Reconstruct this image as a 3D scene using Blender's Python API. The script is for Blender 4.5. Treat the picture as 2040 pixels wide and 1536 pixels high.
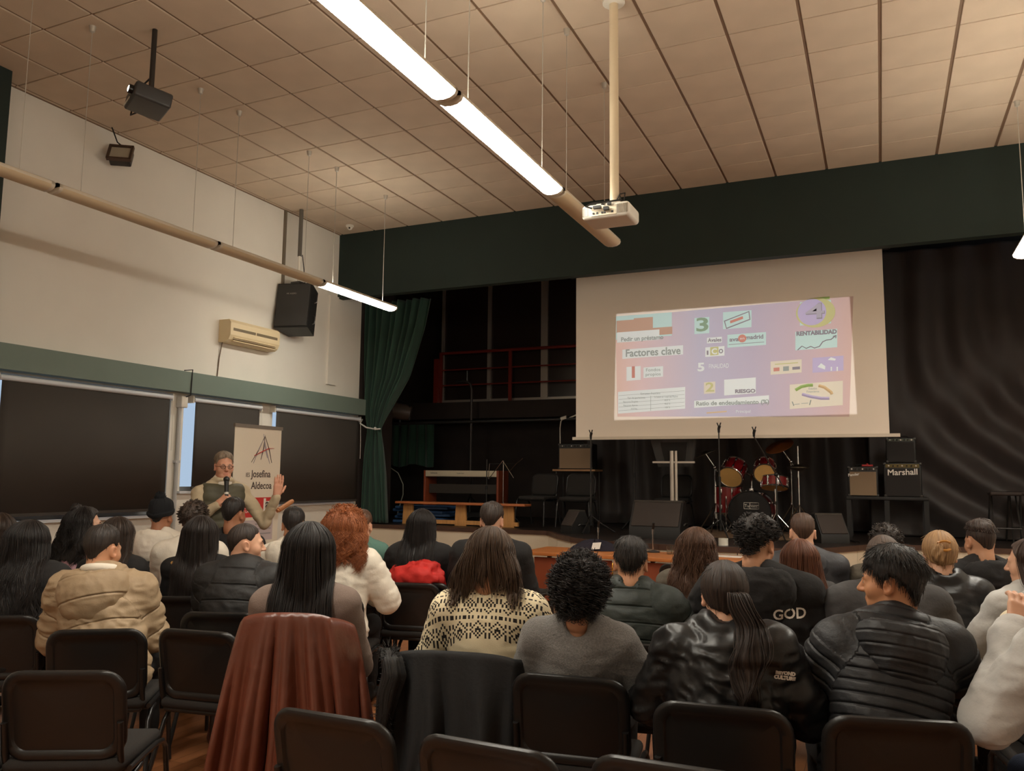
import bpy, bmesh, math, random
import numpy as np
from mathutils import Vector, Matrix
from mathutils.bvhtree import BVHTree
random.seed(7); RNG = np.random.default_rng(11)
scene = bpy.context.scene
for o in list(bpy.data.objects): bpy.data.objects.remove(o)
COL = scene.collection
R = math.radians
# ------------------------------------------------------------ camera
F_PX = 1628.05; YAW, PITCH, ROLL = -0.4231936, 0.1124661, 0.0104658
CAM = np.array([0., 0., 1.6])
_f = np.array([math.sin(YAW)*math.cos(PITCH), math.cos(YAW)*math.cos(PITCH), math.sin(PITCH)])
_r0 = np.array([math.cos(YAW), -math.sin(YAW), 0.]); _u0 = np.cross(_r0, _f)
_r = _r0*math.cos(ROLL)+_u0*math.sin(ROLL); _u = -_r0*math.sin(ROLL)+_u0*math.cos(ROLL)
cd = bpy.data.cameras.new('camera'); cam = bpy.data.objects.new('camera', cd); COL.objects.link(cam)
cd.sensor_width = 36; cd.lens = F_PX*36/2040; cd.clip_start = .05; cd.clip_end = 100
cam.matrix_world = Matrix(((_r[0], _u[0], -_f[0], CAM[0]), (_r[1], _u[1], -_f[1], CAM[1]), (_r[2], _u[2], -_f[2], CAM[2]), (0, 0, 0, 1)))
scene.camera = cam
# ------------------------------------------------------------ world and exposure
w = bpy.data.worlds.new('World'); scene.world = w; w.use_nodes = True
w.node_tree.nodes['Background'].inputs[0].default_value = (.72, .85, 1, 1)
w.node_tree.nodes['Background'].inputs[1].default_value = .32
vs = scene.view_settings
scene.display_settings.display_device = 'sRGB'
vs.view_transform = 'Standard'; vs.look = 'None'; vs.gamma = 1; vs.use_curve_mapping = False
vs.exposure = 1.38
BEAM_W = 180.0        # the white projector's beam
LAMP = 17.0           # emission strength of the fluorescent diffusers
# ------------------------------------------------------------ pixel helpers (directions only)
def ray(x, y): return _f+_r*(x-1020)/F_PX-_u*(y-768)/F_PX
def onz(x, y, z): d = ray(x, y); return CAM+d*(z-CAM[2])/d[2]
def onx(x, y, X): d = ray(x, y); return CAM+d*(X-CAM[0])/d[0]
def ony(x, y, Y): d = ray(x, y); return CAM+d*(Y-CAM[1])/d[1]
def atd(x, y, d): return CAM+ray(x, y)*d
# ------------------------------------------------------------ materials
def lin(c): return tuple(((v/255/12.92) if v/255 <= .04045 else ((v/255+.055)/1.055)**2.4) for v in c)
MATS = {}
def mat(name, col, rough=.6, metal=0., var=0., vscale=6., bump=0., bscale=60., stretch=(1, 1, 1), emit=0., emcol=None, bdist=.01, spec=.5, sheen=0., coat=0., alpha=1., trans=0., detail=4.):
    if name in MATS: return MATS[name]
    m = bpy.data.materials.new(name); m.use_nodes = True; nt = m.node_tree; b = nt.nodes['Principled BSDF']
    c = lin(col)
    b.inputs['Base Color'].default_value = (*c, 1); b.inputs['Roughness'].default_value = rough
    b.inputs['Metallic'].default_value = metal; b.inputs['Specular IOR Level'].default_value = spec
    if sheen: b.inputs['Sheen Weight'].default_value = sheen; b.inputs['Sheen Roughness'].default_value = .5
    if coat: b.inputs['Coat Weight'].default_value = coat; b.inputs['Coat Roughness'].default_value = .15
    if alpha < 1: b.inputs['Alpha'].default_value = alpha
    if trans: b.inputs['Transmission Weight'].default_value = trans
    if emit: b.inputs['Emission Color'].default_value = (*(lin(emcol) if emcol else c), 1); b.inputs['Emission Strength'].default_value = emit
    if var or bump:
        tc = nt.nodes.new('ShaderNodeTexCoord'); mp = nt.nodes.new('ShaderNodeMapping'); mp.inputs['Scale'].default_value = stretch
        nt.links.new(tc.outputs['Object'], mp.inputs[0])
    if var:
        n = nt.nodes.new('ShaderNodeTexNoise'); n.inputs['Scale'].default_value = vscale; n.inputs['Detail'].default_value = detail
        nt.links.new(mp.outputs[0], n.inputs['Vector'])
        cr = nt.nodes.new('ShaderNodeValToRGB'); cr.color_ramp.elements[0].position = .3; cr.color_ramp.elements[1].position = .7
        cr.color_ramp.elements[0].color = (*[v*(1-var) for v in c], 1); cr.color_ramp.elements[1].color = (*[min(1, v*(1+var)) for v in c], 1)
        nt.links.new(n.outputs[0], cr.inputs[0]); nt.links.new(cr.outputs[0], b.inputs['Base Color'])
    if bump:
        n2 = nt.nodes.new('ShaderNodeTexNoise'); n2.inputs['Scale'].default_value = bscale; n2.inputs['Detail'].default_value = detail
        nt.links.new(mp.outputs[0], n2.inputs['Vector'])
        bp = nt.nodes.new('ShaderNodeBump'); bp.inputs['Strength'].default_value = bump; bp.inputs['Distance'].default_value = bdist
        nt.links.new(n2.outputs[0], bp.inputs['Height']); nt.links.new(bp.outputs[0], b.inputs['Normal'])
    MATS[name] = m; return m
# ------------------------------------------------------------ objects
def tag(o, label=None, cat=None, group=None, kind=None):
    if label: o['label'] = label
    if cat: o['category'] = cat
    if group: o['group'] = group
    if kind: o['kind'] = kind
    return o
def empty(name, loc=(0, 0, 0), rz=0., label=None, cat=None, group=None, kind=None):
    o = bpy.data.objects.new(name, None); COL.objects.link(o); o.location = loc; o.rotation_euler = (0, 0, rz)
    o.empty_display_size = .1
    return tag(o, label, cat, group, kind)
def link(name, me, m, parent=None):
    if m is not None and not me.materials: me.materials.append(m)
    o = bpy.data.objects.new(name, me); COL.objects.link(o); o.parent = parent
    return o
def copy_tree(o, parent=None):
    c = o.copy(); COL.objects.link(c); c.parent = parent
    for ch in o.children: copy_tree(ch, c)
    return c
class MB:
    def __init__(s): s.v = []; s.f = []
    def add(s, v, f):
        n = len(s.v); s.v.extend([tuple(map(float, p)) for p in v]); s.f.extend([tuple(int(i)+n for i in q) for q in f]); return s
    def box(s, lo, hi):
        x0, y0, z0 = lo; x1, y1, z1 = hi
        return s.add([(x0, y0, z0), (x1, y0, z0), (x1, y1, z0), (x0, y1, z0), (x0, y0, z1), (x1, y0, z1), (x1, y1, z1), (x0, y1, z1)],
                     [(0, 3, 2, 1), (4, 5, 6, 7), (0, 1, 5, 4), (1, 2, 6, 5), (2, 3, 7, 6), (3, 0, 4, 7)])
    def cbox(s, c, d): return s.box([c[i]-d[i]/2 for i in range(3)], [c[i]+d[i]/2 for i in range(3)])
    def rbox(s, c, d, r, M=None, n=3):
        # box with rounded edges: sphere octants pushed apart
        r = min(r, min(d)/2*.999); N = 4*n; v = []; f = []
        rows = []
        zs = [(-90+90*i/n, -1) for i in range(n+1)]+[(90*i/n, 1) for i in range(n+1)]
        for la, sz in zs:
            row = []
            for q in range(4):
                sx = (1, -1, -1, 1)[q]; sy = (1, 1, -1, -1)[q]
                for i in range(n+1):
                    a = R(90*q+90*i/n); cl = math.cos(R(la))
                    p = Vector((math.cos(a)*cl*r+sx*(d[0]/2-r), math.sin(a)*cl*r+sy*(d[1]/2-r), math.sin(R(la))*r+sz*(d[2]/2-r)))
                    if M is not None: p = M @ p
                    row.append(len(v)); v.append(p+Vector(c))
            rows.append(row)
        for a, b in zip(rows, rows[1:]):
            k = len(a)
            for i in range(k): f.append((a[i], a[(i+1) % k], b[(i+1) % k], b[i]))
        f.append(tuple(reversed(rows[0]))); f.append(tuple(rows[-1]))
        return s.add(v, f)
    def tube(s, pts, r, n=8, caps=True, flat=1.):
        pts = [np.array(p, float) for p in pts]; k = len(pts)
        rs = r if hasattr(r, '__len__') else [r]*k
        v = []; f = []; up = None
        for i, p in enumerate(pts):
            t = pts[min(i+1, k-1)]-pts[max(i-1, 0)]; t = t/(np.linalg.norm(t)+1e-9)
            if up is None:
                up = np.array([0, 0, 1.]) if abs(t[2]) < .9 else np.array([1., 0, 0])
            a = np.cross(t, up); a /= np.linalg.norm(a)+1e-9; b = np.cross(a, t); up = b
            for j in range(n):
                an = 2*math.pi*j/n; v.append(p+(a*math.cos(an)+b*math.sin(an)*flat)*rs[i])
        for i in range(k-1):
            for j in range(n): f.append((i*n+j, i*n+(j+1) % n, (i+1)*n+(j+1) % n, (i+1)*n+j))
        if caps: f.append(tuple(reversed(range(n)))); f.append(tuple(range((k-1)*n, k*n)))
        return s.add(v, f)
    def cyl(s, a, b, r, r2=None, n=16): return s.tube([a, b], [r, r if r2 is None else r2], n)
    def lathe(s, prof, n=24, M=None):
        v = []; f = []; k = len(prof)
        for (r, z) in prof:
            for j in range(n):
                a = 2*math.pi*j/n; p = Vector((r*math.cos(a), r*math.sin(a), z)); v.append(M @ p if M is not None else p)
        for i in range(k-1):
            for j in range(n): f.append((i*n+j, i*n+(j+1) % n, (i+1)*n+(j+1) % n, (i+1)*n+j))
        f.append(tuple(reversed(range(n)))); f.append(tuple(range((k-1)*n, k*n)))
        return s.add(v, f)
    def sph(s, c, r, n=12, m=8, sc=(1, 1, 1), M=None):
        prof = [(max(1e-4, r*math.sin(math.pi*i/m)), -r*math.cos(math.pi*i/m)) for i in range(m+1)]
        T = Matrix.Translation(Vector(c)) @ (M.to_4x4() if M is not None else Matrix.Identity(4)) @ Matrix.Diagonal((*sc, 1))
        return s.lathe(prof, n, T)
    def prism(s, poly, axis, lo, hi):
        # poly: 2D outline in the plane across `axis`
        def P(a, b, c): return {'x': (c, a, b), 'y': (a, c, b), 'z': (a, b, c)}[axis]
        k = len(poly); v = [P(a, b, lo) for a, b in poly]+[P(a, b, hi) for a, b in poly]
        f = [tuple(range(k)), tuple(reversed(range(k, 2*k)))]+[(i, i+k, (i+1) % k+k, (i+1) % k) for i in range(k)]
        return s.add(v, f)
    def grid(s, P):
        # P: (n,m,3) array of points
        P = np.asarray(P); n, m = P.shape[:2]
        return s.add(P.reshape(-1, 3), [(i*m+j, (i+1)*m+j, (i+1)*m+j+1, i*m+j+1) for i in range(n-1) for j in range(m-1)])
    def xf(s, M):
        s.v = [tuple(M @ Vector(p)) for p in s.v]; return s
    def mesh(s, name, angle=40, fix=False):
        me = bpy.data.meshes.new(name); me.from_pydata(s.v, [], s.f); me.validate()
        if fix:
            bm = bmesh.new(); bm.from_mesh(me); bmesh.ops.recalc_face_normals(bm, faces=bm.faces); bm.to_mesh(me); bm.free()
        me.polygons.foreach_set('use_smooth', [True]*len(me.polygons)); me.set_sharp_from_angle(angle=R(angle)); me.update()
        return me
    def build(s, name, m, parent=None, angle=40, fix=True): return link(name, s.mesh(name, angle, fix), m, parent)
def thing1(name, mb, m, label, cat, group=None, **k): return tag(mb.build(name, m, None, **k), label, cat, group)
def struct(name, mb, m, parent=None, **k):
    o = mb.build(name, m, parent, **k)
    if parent is None: o['kind'] = 'structure'
    return o
def text_mesh(body, size, m, parent, name='lettering', M=None, extrude=.0008, align='CENTER', bold=0., sx=1., fitw=None):
    c = bpy.data.curves.new('t', 'FONT'); c.body = body; c.size = size; c.extrude = extrude; c.align_x = align; c.align_y = 'CENTER'; c.offset = bold
    c.resolution_u = 3
    o = bpy.data.objects.new('t', c); COL.objects.link(o); dg = bpy.context.evaluated_depsgraph_get()
    me = bpy.data.meshes.new_from_object(o.evaluated_get(dg)); bpy.data.objects.remove(o); bpy.data.curves.remove(c)
    if fitw:
        xs = [v.co.x for v in me.vertices]; sx = fitw/max(1e-4, max(xs)-min(xs)); me.transform(Matrix.Translation((-(max(xs)+min(xs))/2, 0, 0)))
    me.transform(Matrix.Diagonal((sx, 1, 1, 1)))
    if M is not None: me.transform(M)
    me.materials.clear(); me.name = name
    return link(name, me, m, parent)
def axes(o, x, y, z=None):
    x = Vector(x).normalized(); y = Vector(y).normalized(); z = x.cross(y)
    return Matrix(((x.x, y.x, z.x, o[0]), (x.y, y.y, z.y, o[1]), (x.z, y.z, z.z, o[2]), (0, 0, 0, 1)))
# ============================================================ SETTING
WX = -7.73; RX = 3.2; CZ = 5.41; BEAM = 10.42; ZS = .85; BACK = -2.2
white_wall = mat('wall_paint', (232, 226, 214), .85, var=.03, vscale=1.5, bump=.05, bscale=120)
green_wall = mat('green_paint', (30, 44, 38), .75, var=.06, vscale=3, bump=.04, bscale=90)
band_green = mat('band_green_paint', (116, 130, 120), .7, var=.04, vscale=2)
black_wall = mat('stage_black_paint', (50, 41, 37), .75, var=.15, vscale=4, bump=.05)
white_frame = mat('white_frame', (215, 218, 222), .5)
# floor with parquet strips
def wood_floor():
    m = bpy.data.materials.new('wood_floor'); m.use_nodes = True; nt = m.node_tree; b = nt.nodes['Principled BSDF']
    tc = nt.nodes.new('ShaderNodeTexCoord'); mp = nt.nodes.new('ShaderNodeMapping'); mp.inputs['Rotation'].default_value = (0, 0, R(90))
    br = nt.nodes.new('ShaderNodeTexBrick'); br.offset = .37
    br.inputs['Color1'].default_value = (*lin((178, 116, 74)), 1); br.inputs['Color2'].default_value = (*lin((150, 94, 58)), 1); br.inputs['Mortar'].default_value = (*lin((90, 48, 26)), 1)
    br.inputs['Scale'].default_value = 1; br.inputs['Mortar Size'].default_value = .0018; br.inputs['Brick Width'].default_value = .9; br.inputs['Row Height'].default_value = .09
    n = nt.nodes.new('ShaderNodeTexNoise'); n.inputs['Scale'].default_value = 14; mp2 = nt.nodes.new('ShaderNodeMapping'); mp2.inputs['Scale'].default_value = (12, 1, 1)
    mx = nt.nodes.new('ShaderNodeMix'); mx.data_type = 'RGBA'; mx.blend_type = 'MULTIPLY'; mx.inputs[0].default_value = .35
    nt.links.new(tc.outputs['Object'], mp.inputs[0]); nt.links.new(mp.outputs[0], br.inputs['Vector']); nt.links.new(tc.outputs['Object'], mp2.inputs[0]); nt.links.new(mp2.outputs[0], n.inputs['Vector'])
    nt.links.new(br.outputs[0], mx.inputs[6]); nt.links.new(n.outputs[0], mx.inputs[7]); nt.links.new(mx.outputs[2], b.inputs['Base Color'])
    b.inputs['Roughness'].default_value = .32
    return m
struct('floor', MB().box((WX-.3, BACK, -.1), (RX+.3, 11.4, 0)), wood_floor())
# ceiling: slab, then the separate tiles on a grid
tile_m = mat('ceiling_tile', (205, 184, 160), .9, var=.06, vscale=2.2, bump=.25, bscale=220, detail=2)
grid_m = mat('ceiling_grid_bar', (128, 102, 80), .6)
ceil = struct('ceiling', MB().box((WX-.3, BACK, CZ+.012), (RX+.3, BEAM+.3, CZ+.1)), grid_m)
GX0, GY0 = .126-.6*13, BEAM-.6*13
struct('rear_field', MB().box((WX, BACK, CZ), (RX, GY0-.006, CZ+.012)), tile_m, ceil)
tm = MB().rbox((0, 0, .008), (.572, .588, .016), .004, n=1).mesh('ceiling_tile'); tm.materials.append(tile_m)
ts = MB().rbox((0, 0, .008), (.06, .589, .016), .004, n=1).mesh('ceiling_tile_strip'); ts.materials.append(tile_m)
for j in range(13):
    for i in range(18):
        o = link('ceiling_tile', tm, None, ceil); o.location = (GX0+.6*i+.3, GY0+.6*j+.3, CZ)
    o = link('ceiling_tile', ts, None, ceil); o.location = (GX0-.045, GY0+.6*j+.3, CZ)
struct('edge_strip', MB().box((GX0+.6*18+.012, GY0, CZ), (RX, BEAM, CZ+.012)), tile_m, ceil)
struct('edge_angle', MB().box((WX, BACK, CZ-.004), (WX+.022, BEAM, CZ+.01)), grid_m, ceil)
# left wall with window openings
Z0, Z1 = 1.13, 2.56
wins = [(4.98, 7.22, 1.13), (7.42, 8.72, 1.40), (9.02, 10.93, 1.2)]; WE = 11.08
wl = MB()
wl.box((WX-.25, BACK, Z1), (WX, WE, CZ+.1))
ys = [BACK]+[v for a in wins for v in a[:2]]+[WE]
for k in range(0, len(ys), 2): wl.box((WX-.25, ys[k], 0), (WX, ys[k+1], Z1))
for a, b, z in wins: wl.box((WX-.25, a, 0), (WX, b, z))
struct('wall_left', wl, white_wall)
struct('wall_wing', MB().box((WX-.25, WE, 0), (WX, 12.1, 6.1)).box((WX-.25, 10.5, CZ+.05), (WX, WE, 6.1)), black_wall)
glass_m = mat('window_glass', (225, 235, 245), .05, trans=1.)
for k, (a, b, Z0) in enumerate(wins):
    wf = MB()
    for lo, hi in (((a, Z0), (a+.05, Z1)), ((b-.05, Z0), (b, Z1)), ((a, Z0), (b, Z0+.05)), ((a, Z1-.05), (b, Z1)), (((a+b)/2-.03, Z0), ((a+b)/2+.03, Z1))):
        wf.box((WX-.17, lo[0], lo[1]), (WX-.11, hi[0], hi[1]))
    wn = struct('window_%d' % (k+1), wf, white_frame)
    MB().box((WX-.145, a+.05, Z0+.05), (WX-.139, (a+b)/2-.03, Z1-.05)).build('pane', glass_m, wn)
    MB().box((WX-.145, (a+b)/2+.03, Z0+.05), (WX-.139, b-.05, Z1-.05)).build('pane', glass_m, wn)
    MB().box((WX-.11, a-.04, Z0-.03), (WX+.05, b+.04, Z0)).build('window_sill', white_frame, wn)
# pilaster and horizontal box band
struct('trim_1', MB().box((WX, 4.1, 0), (WX+.3, 4.80, CZ)), green_wall)
struct('trim_2', MB().box((WX, 3.0, 2.58), (WX+.16, 10.86, 2.83)).box((WX, 10.86, 2.58), (WX+.16, 11.05, 2.83)), band_green)
struct('wall_right', MB().box((RX, BACK, 0), (RX+.2, 15, CZ+.1)), white_wall)
struct('wall_back', MB().box((WX-.3, BACK-.2, 0), (RX+.3, BACK, CZ+.1)), white_wall)
# proscenium beam across the stage opening
struct('wall_front', MB().box((WX-.25, BEAM, 4.385), (RX+.2, 10.56, 6.2)), green_wall)
struct('trim_3', MB().box((WX, 11.0, 4.75), (RX, 11.06, 5.9)), black_wall)
struct('trim_4', MB().box((WX+.0, 10.2, 3.0), (WX+.03, 10.42, 4.4)), white_wall)
# stage platform: straight front at left and a bowed apron in the middle
pan_m = mat('stage_front_panel', (222, 208, 184), .7, var=.04, vscale=2)
nose_m = mat('stage_nosing', (74, 50, 38), .5, var=.1)
stage_m = mat('stage_floor_black', (38, 31, 28), .38, var=.2, vscale=3, bump=.04, bscale=40)
FY = 11.0
apr = [(-4.35, FY), (-4.0, 10.45), (-3.62, 9.95), (-3.2, 9.66), (-2.75, 9.52), (-2.15, 9.47), (-1.5, 9.52), (-1.0, 9.66), (-.62, 9.92), (-.3, 10.5), (-.1, FY)]
outline = [(WX, FY)]+apr+[(RX, FY)]
back_y = 15.0
poly = outline+[(RX, back_y), (-9.0, back_y), (-9.0, FY+.9), (WX, FY+.9)]
st = MB().prism(poly, 'z', 0.02, ZS); so = struct('stage_platform', st, stage_m); so['label'] = 'black stage platform with a bowed apron'
for (a, b) in zip(outline, outline[1:]):
    n = max(1, round(math.dist(a, b)/1.25))
    for k in range(n):
        p = [a[i]+(b[i]-a[i])*k/n for i in (0, 1)]; q = [a[i]+(b[i]-a[i])*(k+1)/n for i in (0, 1)]
        L = math.dist(p, q); M = Matrix.Translation((p[0], p[1], 0)) @ Matrix.Rotation(math.atan2(q[1]-p[1], q[0]-p[0]), 4, 'Z')
        MB().box((.004, -.015, 0.01), (L-.004, .0, ZS-.05)).xf(M).build('front_panel', pan_m, so)
        MB().box((-.006, -.035, ZS-.055), (L+.006, .02, ZS+.004)).xf(M).build('nosing', nose_m, so)
# dark stage house
struct('wall_stage_back', MB().box((-9.2, 14.7, 0), (RX+.3, 14.9, 6.2)), black_wall)
struct('wall_stage_left', MB().box((-9.2, 11.9, 0), (-9.0, 14.7, 6.2)), black_wall)
struct('wall_stage_wing', MB().box((-9.2, 11.9, 0), (WX-.05, 12.1, 6.2)), black_wall)
struct('ceiling_stage', MB().box((-9.2, 10.5, 6.0), (RX+.3, 14.9, 6.2)), black_wall)
# ------------------------------------------------------------ gallery with railing at the back of the stage
steel = mat('brushed_aluminium', (214, 204, 192), .38, metal=.55)
gp_m = mat('gallery_dark_panel', (58, 46, 41), .3, spec=.6, coat=.3)
gal = struct('gallery', MB().box((-9.0, 13.9, 2.72), (-3.2, 14.7, 3.04)), black_wall); gal['label'] = 'black gallery slab across the stage back wall'
MB().box((-8.1, 14.42, 3.04), (-4.0, 14.5, 3.14)).build('sill_rail', steel, gal)
px = [(-8.05, .05), (-7.0, .07), (-5.82, .14), (-4.2, .07)]
for x, wd in px: MB().cbox((x, 14.45, 4.45), (wd, .08, 2.7)).build('post', steel, gal)
for (a, wa), (b, wb) in zip(px, px[1:]):
    MB().box((a+wa/2, 14.46, 3.14), (b-wb/2, 14.49, 5.75)).build('panel', gp_m, gal)
red_m = mat('red_railing_paint', (150, 54, 42), .4)
rl = empty('railing', (0, 0, 0), label='red metal gallery railing behind the projection screen', cat='railing')
for x in (-8.0, -6.47, -4.9, -3.3): MB().cbox((x, 14.28, 3.56), (.06, .05, 1.06)).build('post', red_m, rl)
MB().cyl((-8.0, 14.28, 4.07), (-3.2, 14.28, 4.07), .03).build('handrail', red_m, rl)
for z in (3.42, 3.73): MB().cyl((-8.0, 14.28, z), (-3.2, 14.28, z), .014, n=8).build('rail', red_m, rl)
MB().box((-8.1, 14.16, 3.04), (-8.0, 14.34, 3.95)).build('end_panel', red_m, rl)
# ------------------------------------------------------------ pendant fluorescent lines
alum = mat('lamp_housing', (216, 204, 184), .45, var=.03)
off_m = mat('lamp_diffuser_off', (214, 194, 160), .5)
on_m = mat('lamp_diffuser_lit', (255, 250, 240), .5, emit=LAMP, emcol=(255, 249, 234))
wire_m = mat('suspension_wire', (196, 190, 178), .4, metal=.4)
HS = [(-.085, .03), (-.08, .055), (-.05, .07), (.05, .07), (.08, .055), (.085, .03)]
DF = [(.085, .03), (.075, .008), (.045, -.008), (0, -.014), (-.045, -.008), (-.075, .008), (-.085, .03)]
def lamp_unit(X, y0, y1, lit, label, off=''):
    o = empty('pendant_lamp'+off, (X, (y0+y1)/2, 3.86), label=label, cat='lamp', group='pendant fluorescent lamps')
    h = (y1-y0)/2
    MB().prism(HS, 'y', -h, h).build('housing', alum, o, angle=60)
    MB().prism(DF, 'y', -h+.03, h-.03).build('diffuser'+off, on_m if lit else off_m, o, angle=60)
    MB().prism(HS+DF[1:-1], 'y', -h, -h+.03).build('end_cap', alum, o); MB().prism(HS+DF[1:-1], 'y', h-.03, h).build('end_cap', alum, o)
    if lit: MB().box((-.03, -h+.05, .0705), (.03, h-.05, .074)).build('added_uplight'+off, on_m, o)  # glowing strip added on top of lit units to brighten the ceiling
    for s in (-1, 1):
        y = s*(h-.25)
        MB().cyl((0, y, .07), (0, y, CZ-3.86-.02), .003 if not lit else .004, n=6).build('wire', wire_m, o)
        MB().lathe([(.004, -.06), (.02, -.05), (.03, 0)], 10, Matrix.Translation((0, y, CZ-3.86))).build('ceiling_cup', wire_m, o)
    return o
XL, XC, XR = -6.03, -2.31, 1.38
for (a, b), lab in zip([(2.5, 4.26), (4.3, 6.03), (6.07, 7.73)], ['unlit pendant lamp in front of the green pilaster', 'unlit pendant lamp below the small wall floodlight', 'unlit pendant lamp joined to the lit one by the hanging loudspeaker']): lamp_unit(XL, a, b, False, lab)
lamp_unit(XL, 7.77, 9.37, True, 'lit pendant lamp closest to the hanging black loudspeaker')
lamp_unit(XC, 2.38, 4.11, True, 'lit pendant lamp hanging over the middle of the audience')
lamp_unit(XC, 4.15, 5.90, True, 'lit pendant lamp next to the unlit one by the white projector')
lamp_unit(XC, 5.94, 7.48, False, 'unlit pendant lamp just below the white ceiling projector')
lamp_unit(XC, .62, 2.34, True, 'lit pendant lamp above the last rows of chairs', '_middle_row_offscreen')
lamp_unit(XC, -1.14, .58, True, 'lit pendant lamp above the rear aisle', '_rear_aisle_offscreen')
lamp_unit(XR, 7.77, 9.46, True, 'lit pendant lamp at the stage end of the row by the black drape')
for a, lab, nm in ((6.01, 'second lit pendant lamp from the black drape along the side wall', '_side_wall_offscreen'), (4.25, 'third lit pendant lamp from the black drape along the side wall', '_side_row_offscreen')): lamp_unit(XR, a, a+1.72, True, lab, nm)
# ============================================================ WALL AND CEILING FIXTURES
blk = mat('black_plastic', (26, 25, 24), .5, bump=.05, bscale=300)
blk_gloss = mat('black_gloss', (18, 17, 17), .25)
chrome = mat('chrome', (205, 203, 200), .18, metal=1.)
dsteel = mat('dark_steel', (70, 68, 66), .35, metal=.7)
whp = mat('white_plastic', (228, 222, 208), .45)
cream = mat('cream_plastic', (226, 206, 166), .5)
blind_m = mat('blind_fabric', (66, 60, 54), .8, var=.08, vscale=1.2, bump=.05, bscale=400)
BX = WX+.075
for (y0, y1, zb, lab) in ((5.06, 7.16, 1.19, 'widest dark roller blind beside the green pilaster'), (7.50, 8.70, 1.44, 'narrow dark roller blind behind the standing speaker, hung short'), (8.98, 11.02, 1.22, 'dark roller blind next to the green stage curtain')):
    o = empty('roller_blind', (BX, (y0+y1)/2, 2.5), label=lab, cat='blind', group='roller blinds on the window wall'); h = (y1-y0)/2
    n = 24; G = np.zeros((2, n, 3)); G[:, :, 1] = np.linspace(-h+.03, h-.03, n); G[0, :, 2] = 0; G[1, :, 2] = zb-2.5
    G[1, :, 0] = .006*np.sin(np.linspace(0, 7, n)); b = MB().grid(G)
    fb = b.build('fabric', blind_m, o); sm = fb.modifiers.new('s', 'SOLIDIFY'); sm.thickness = .003
    MB().cyl((-.0, -h, .01), (0, h, .01), .03, n=14).build('roller_tube', white_frame, o)
    for s in (-1, 1): MB().cbox((-.03, s*(h+.01), .012), (.09, .02, .085)).build('bracket', whp, o)
    MB().cbox((0, 0, zb-2.5), (.018, 2*h-.06, .03)).build('bottom_bar', blind_m, o)
    MB().tube([(.02, h-.005, -.02), (.025, h+.004, -.35), (.02, h+.012, -.62)], .004, n=5).build('pull_chain', whp, o)
# air conditioner
o = empty('air_conditioner', (WX, 8.40, 3.30), label='cream wall-mounted air conditioner under the hanging loudspeaker', cat='air conditioner')
prof = [(0, 0), (.12, 0), (.17, .03), (.2, .09), (.2, .25), (.17, .29), (0, .29)]
MB().prism(prof, 'y', -.47, .47).build('casing', cream, o, angle=25)
slot = mat('vent_dark', (120, 104, 80), .6)
for z in (.165,): 
    for a, b in ((-.42, -.01), (.01, .42)): MB().box((.198, a, z-.018), (.203, b, z+.018)).build('intake_slot', slot, o)
for k in range(3): MB().box((.14+.02*k, -.4, .012+.022*k), (.19+.005*k, .4, .02+.022*k)).build('louver', cream if k != 1 else slot, o)
thing1('air_conditioner_cable', MB().tube([(WX+.03, 7.97, 3.3), (WX+.012, 7.95, 3.1), (WX+.01, 7.93, 2.83)], .007, n=6), mat('cable_grey', (110, 92, 74), .6), 'thin cable running down the wall from the air conditioner', 'cable')
# trunking, conduit and junction box
thing1('wall_trunking', MB().box((WX, 9.08, 4.3), (WX+.03, 9.12, CZ)), mat('trunking_grey', (120, 108, 92), .6), 'grey vertical trunking on the upper wall behind the loudspeaker', 'trunking')
thing1('junction_box', MB().rbox((WX+.05, 7.34, 2.47), (.1, .1, .14), .012), whp, 'white junction box between two roller blinds under the green band', 'electrical box')
thing1('wall_conduit', MB().cyl((WX+.03, 7.33, .05), (WX+.03, 7.33, 2.4), .022, n=10).cbox((WX+.025, 7.33, 1.75), (.05, .07, .03)), mat('conduit_grey', (190, 190, 188), .5), 'pale vertical conduit on the wall between two roller blinds', 'pipe')
thing1('loose_cable', MB().tube([(WX+.02, 7.38, 2.86), (WX+.165, 7.37, 2.86), (WX+.17, 7.36, 2.7), (WX+.165, 7.36, 2.55), (WX+.06, 7.35, 2.52)], .007, n=6), blk, 'black cable looped over the green band above the junction box', 'cable')
# hanging loudspeaker
top = onz(599, 417, CZ); sp = Vector((top[0], top[1], 0))
o = empty('hanging_loudspeaker', (sp.x, sp.y, 3.62), label='black loudspeaker box hanging from a ceiling pole near the stage curtain', cat='loudspeaker')
Mx = Matrix.Rotation(R(16), 4, 'Z') @ Matrix.Rotation(R(-9), 4, 'X')
cab = [(-.25, -.19), (.25, -.19), (.19, .2), (-.19, .2)]
body = MB().prism(cab, 'z', 0, .66).xf(Mx).build('cabinet', blk, o)
MB().rbox((0, -.196, .33), (.47, .02, .62), .008).xf(Mx).build('grille', mat('speaker_grille', (48, 46, 43), .55, bump=.6, bscale=500), o)
text_mesh('HK AUDIO', .03, mat('logo_grey', (170, 165, 155), .5), o, 'logo', Mx @ axes((-.03, -.208, .5), (1, 0, 0), (0, 0, 1)))
for z in (.18, .5): MB().tube([(.225, .02, z-.06), (.25, .03, z-.05), (.25, .03, z+.05), (.225, .02, z+.06)], .012, n=6).xf(Mx).build('side_handle', dsteel, o)
MB().rbox((0, .02, .69), (.16, .16, .06), .01).build('mount_plate', dsteel, o)
MB().cyl((0, .02, .7), (0, .02, 1.15), .02, n=10).build('lower_pole', whp, o)
MB().cyl((0, .02, 1.1), (0, .02, CZ-3.62), .03, n=10).build('pole', mat('pole_grey', (98, 92, 84), .5), o)
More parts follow.
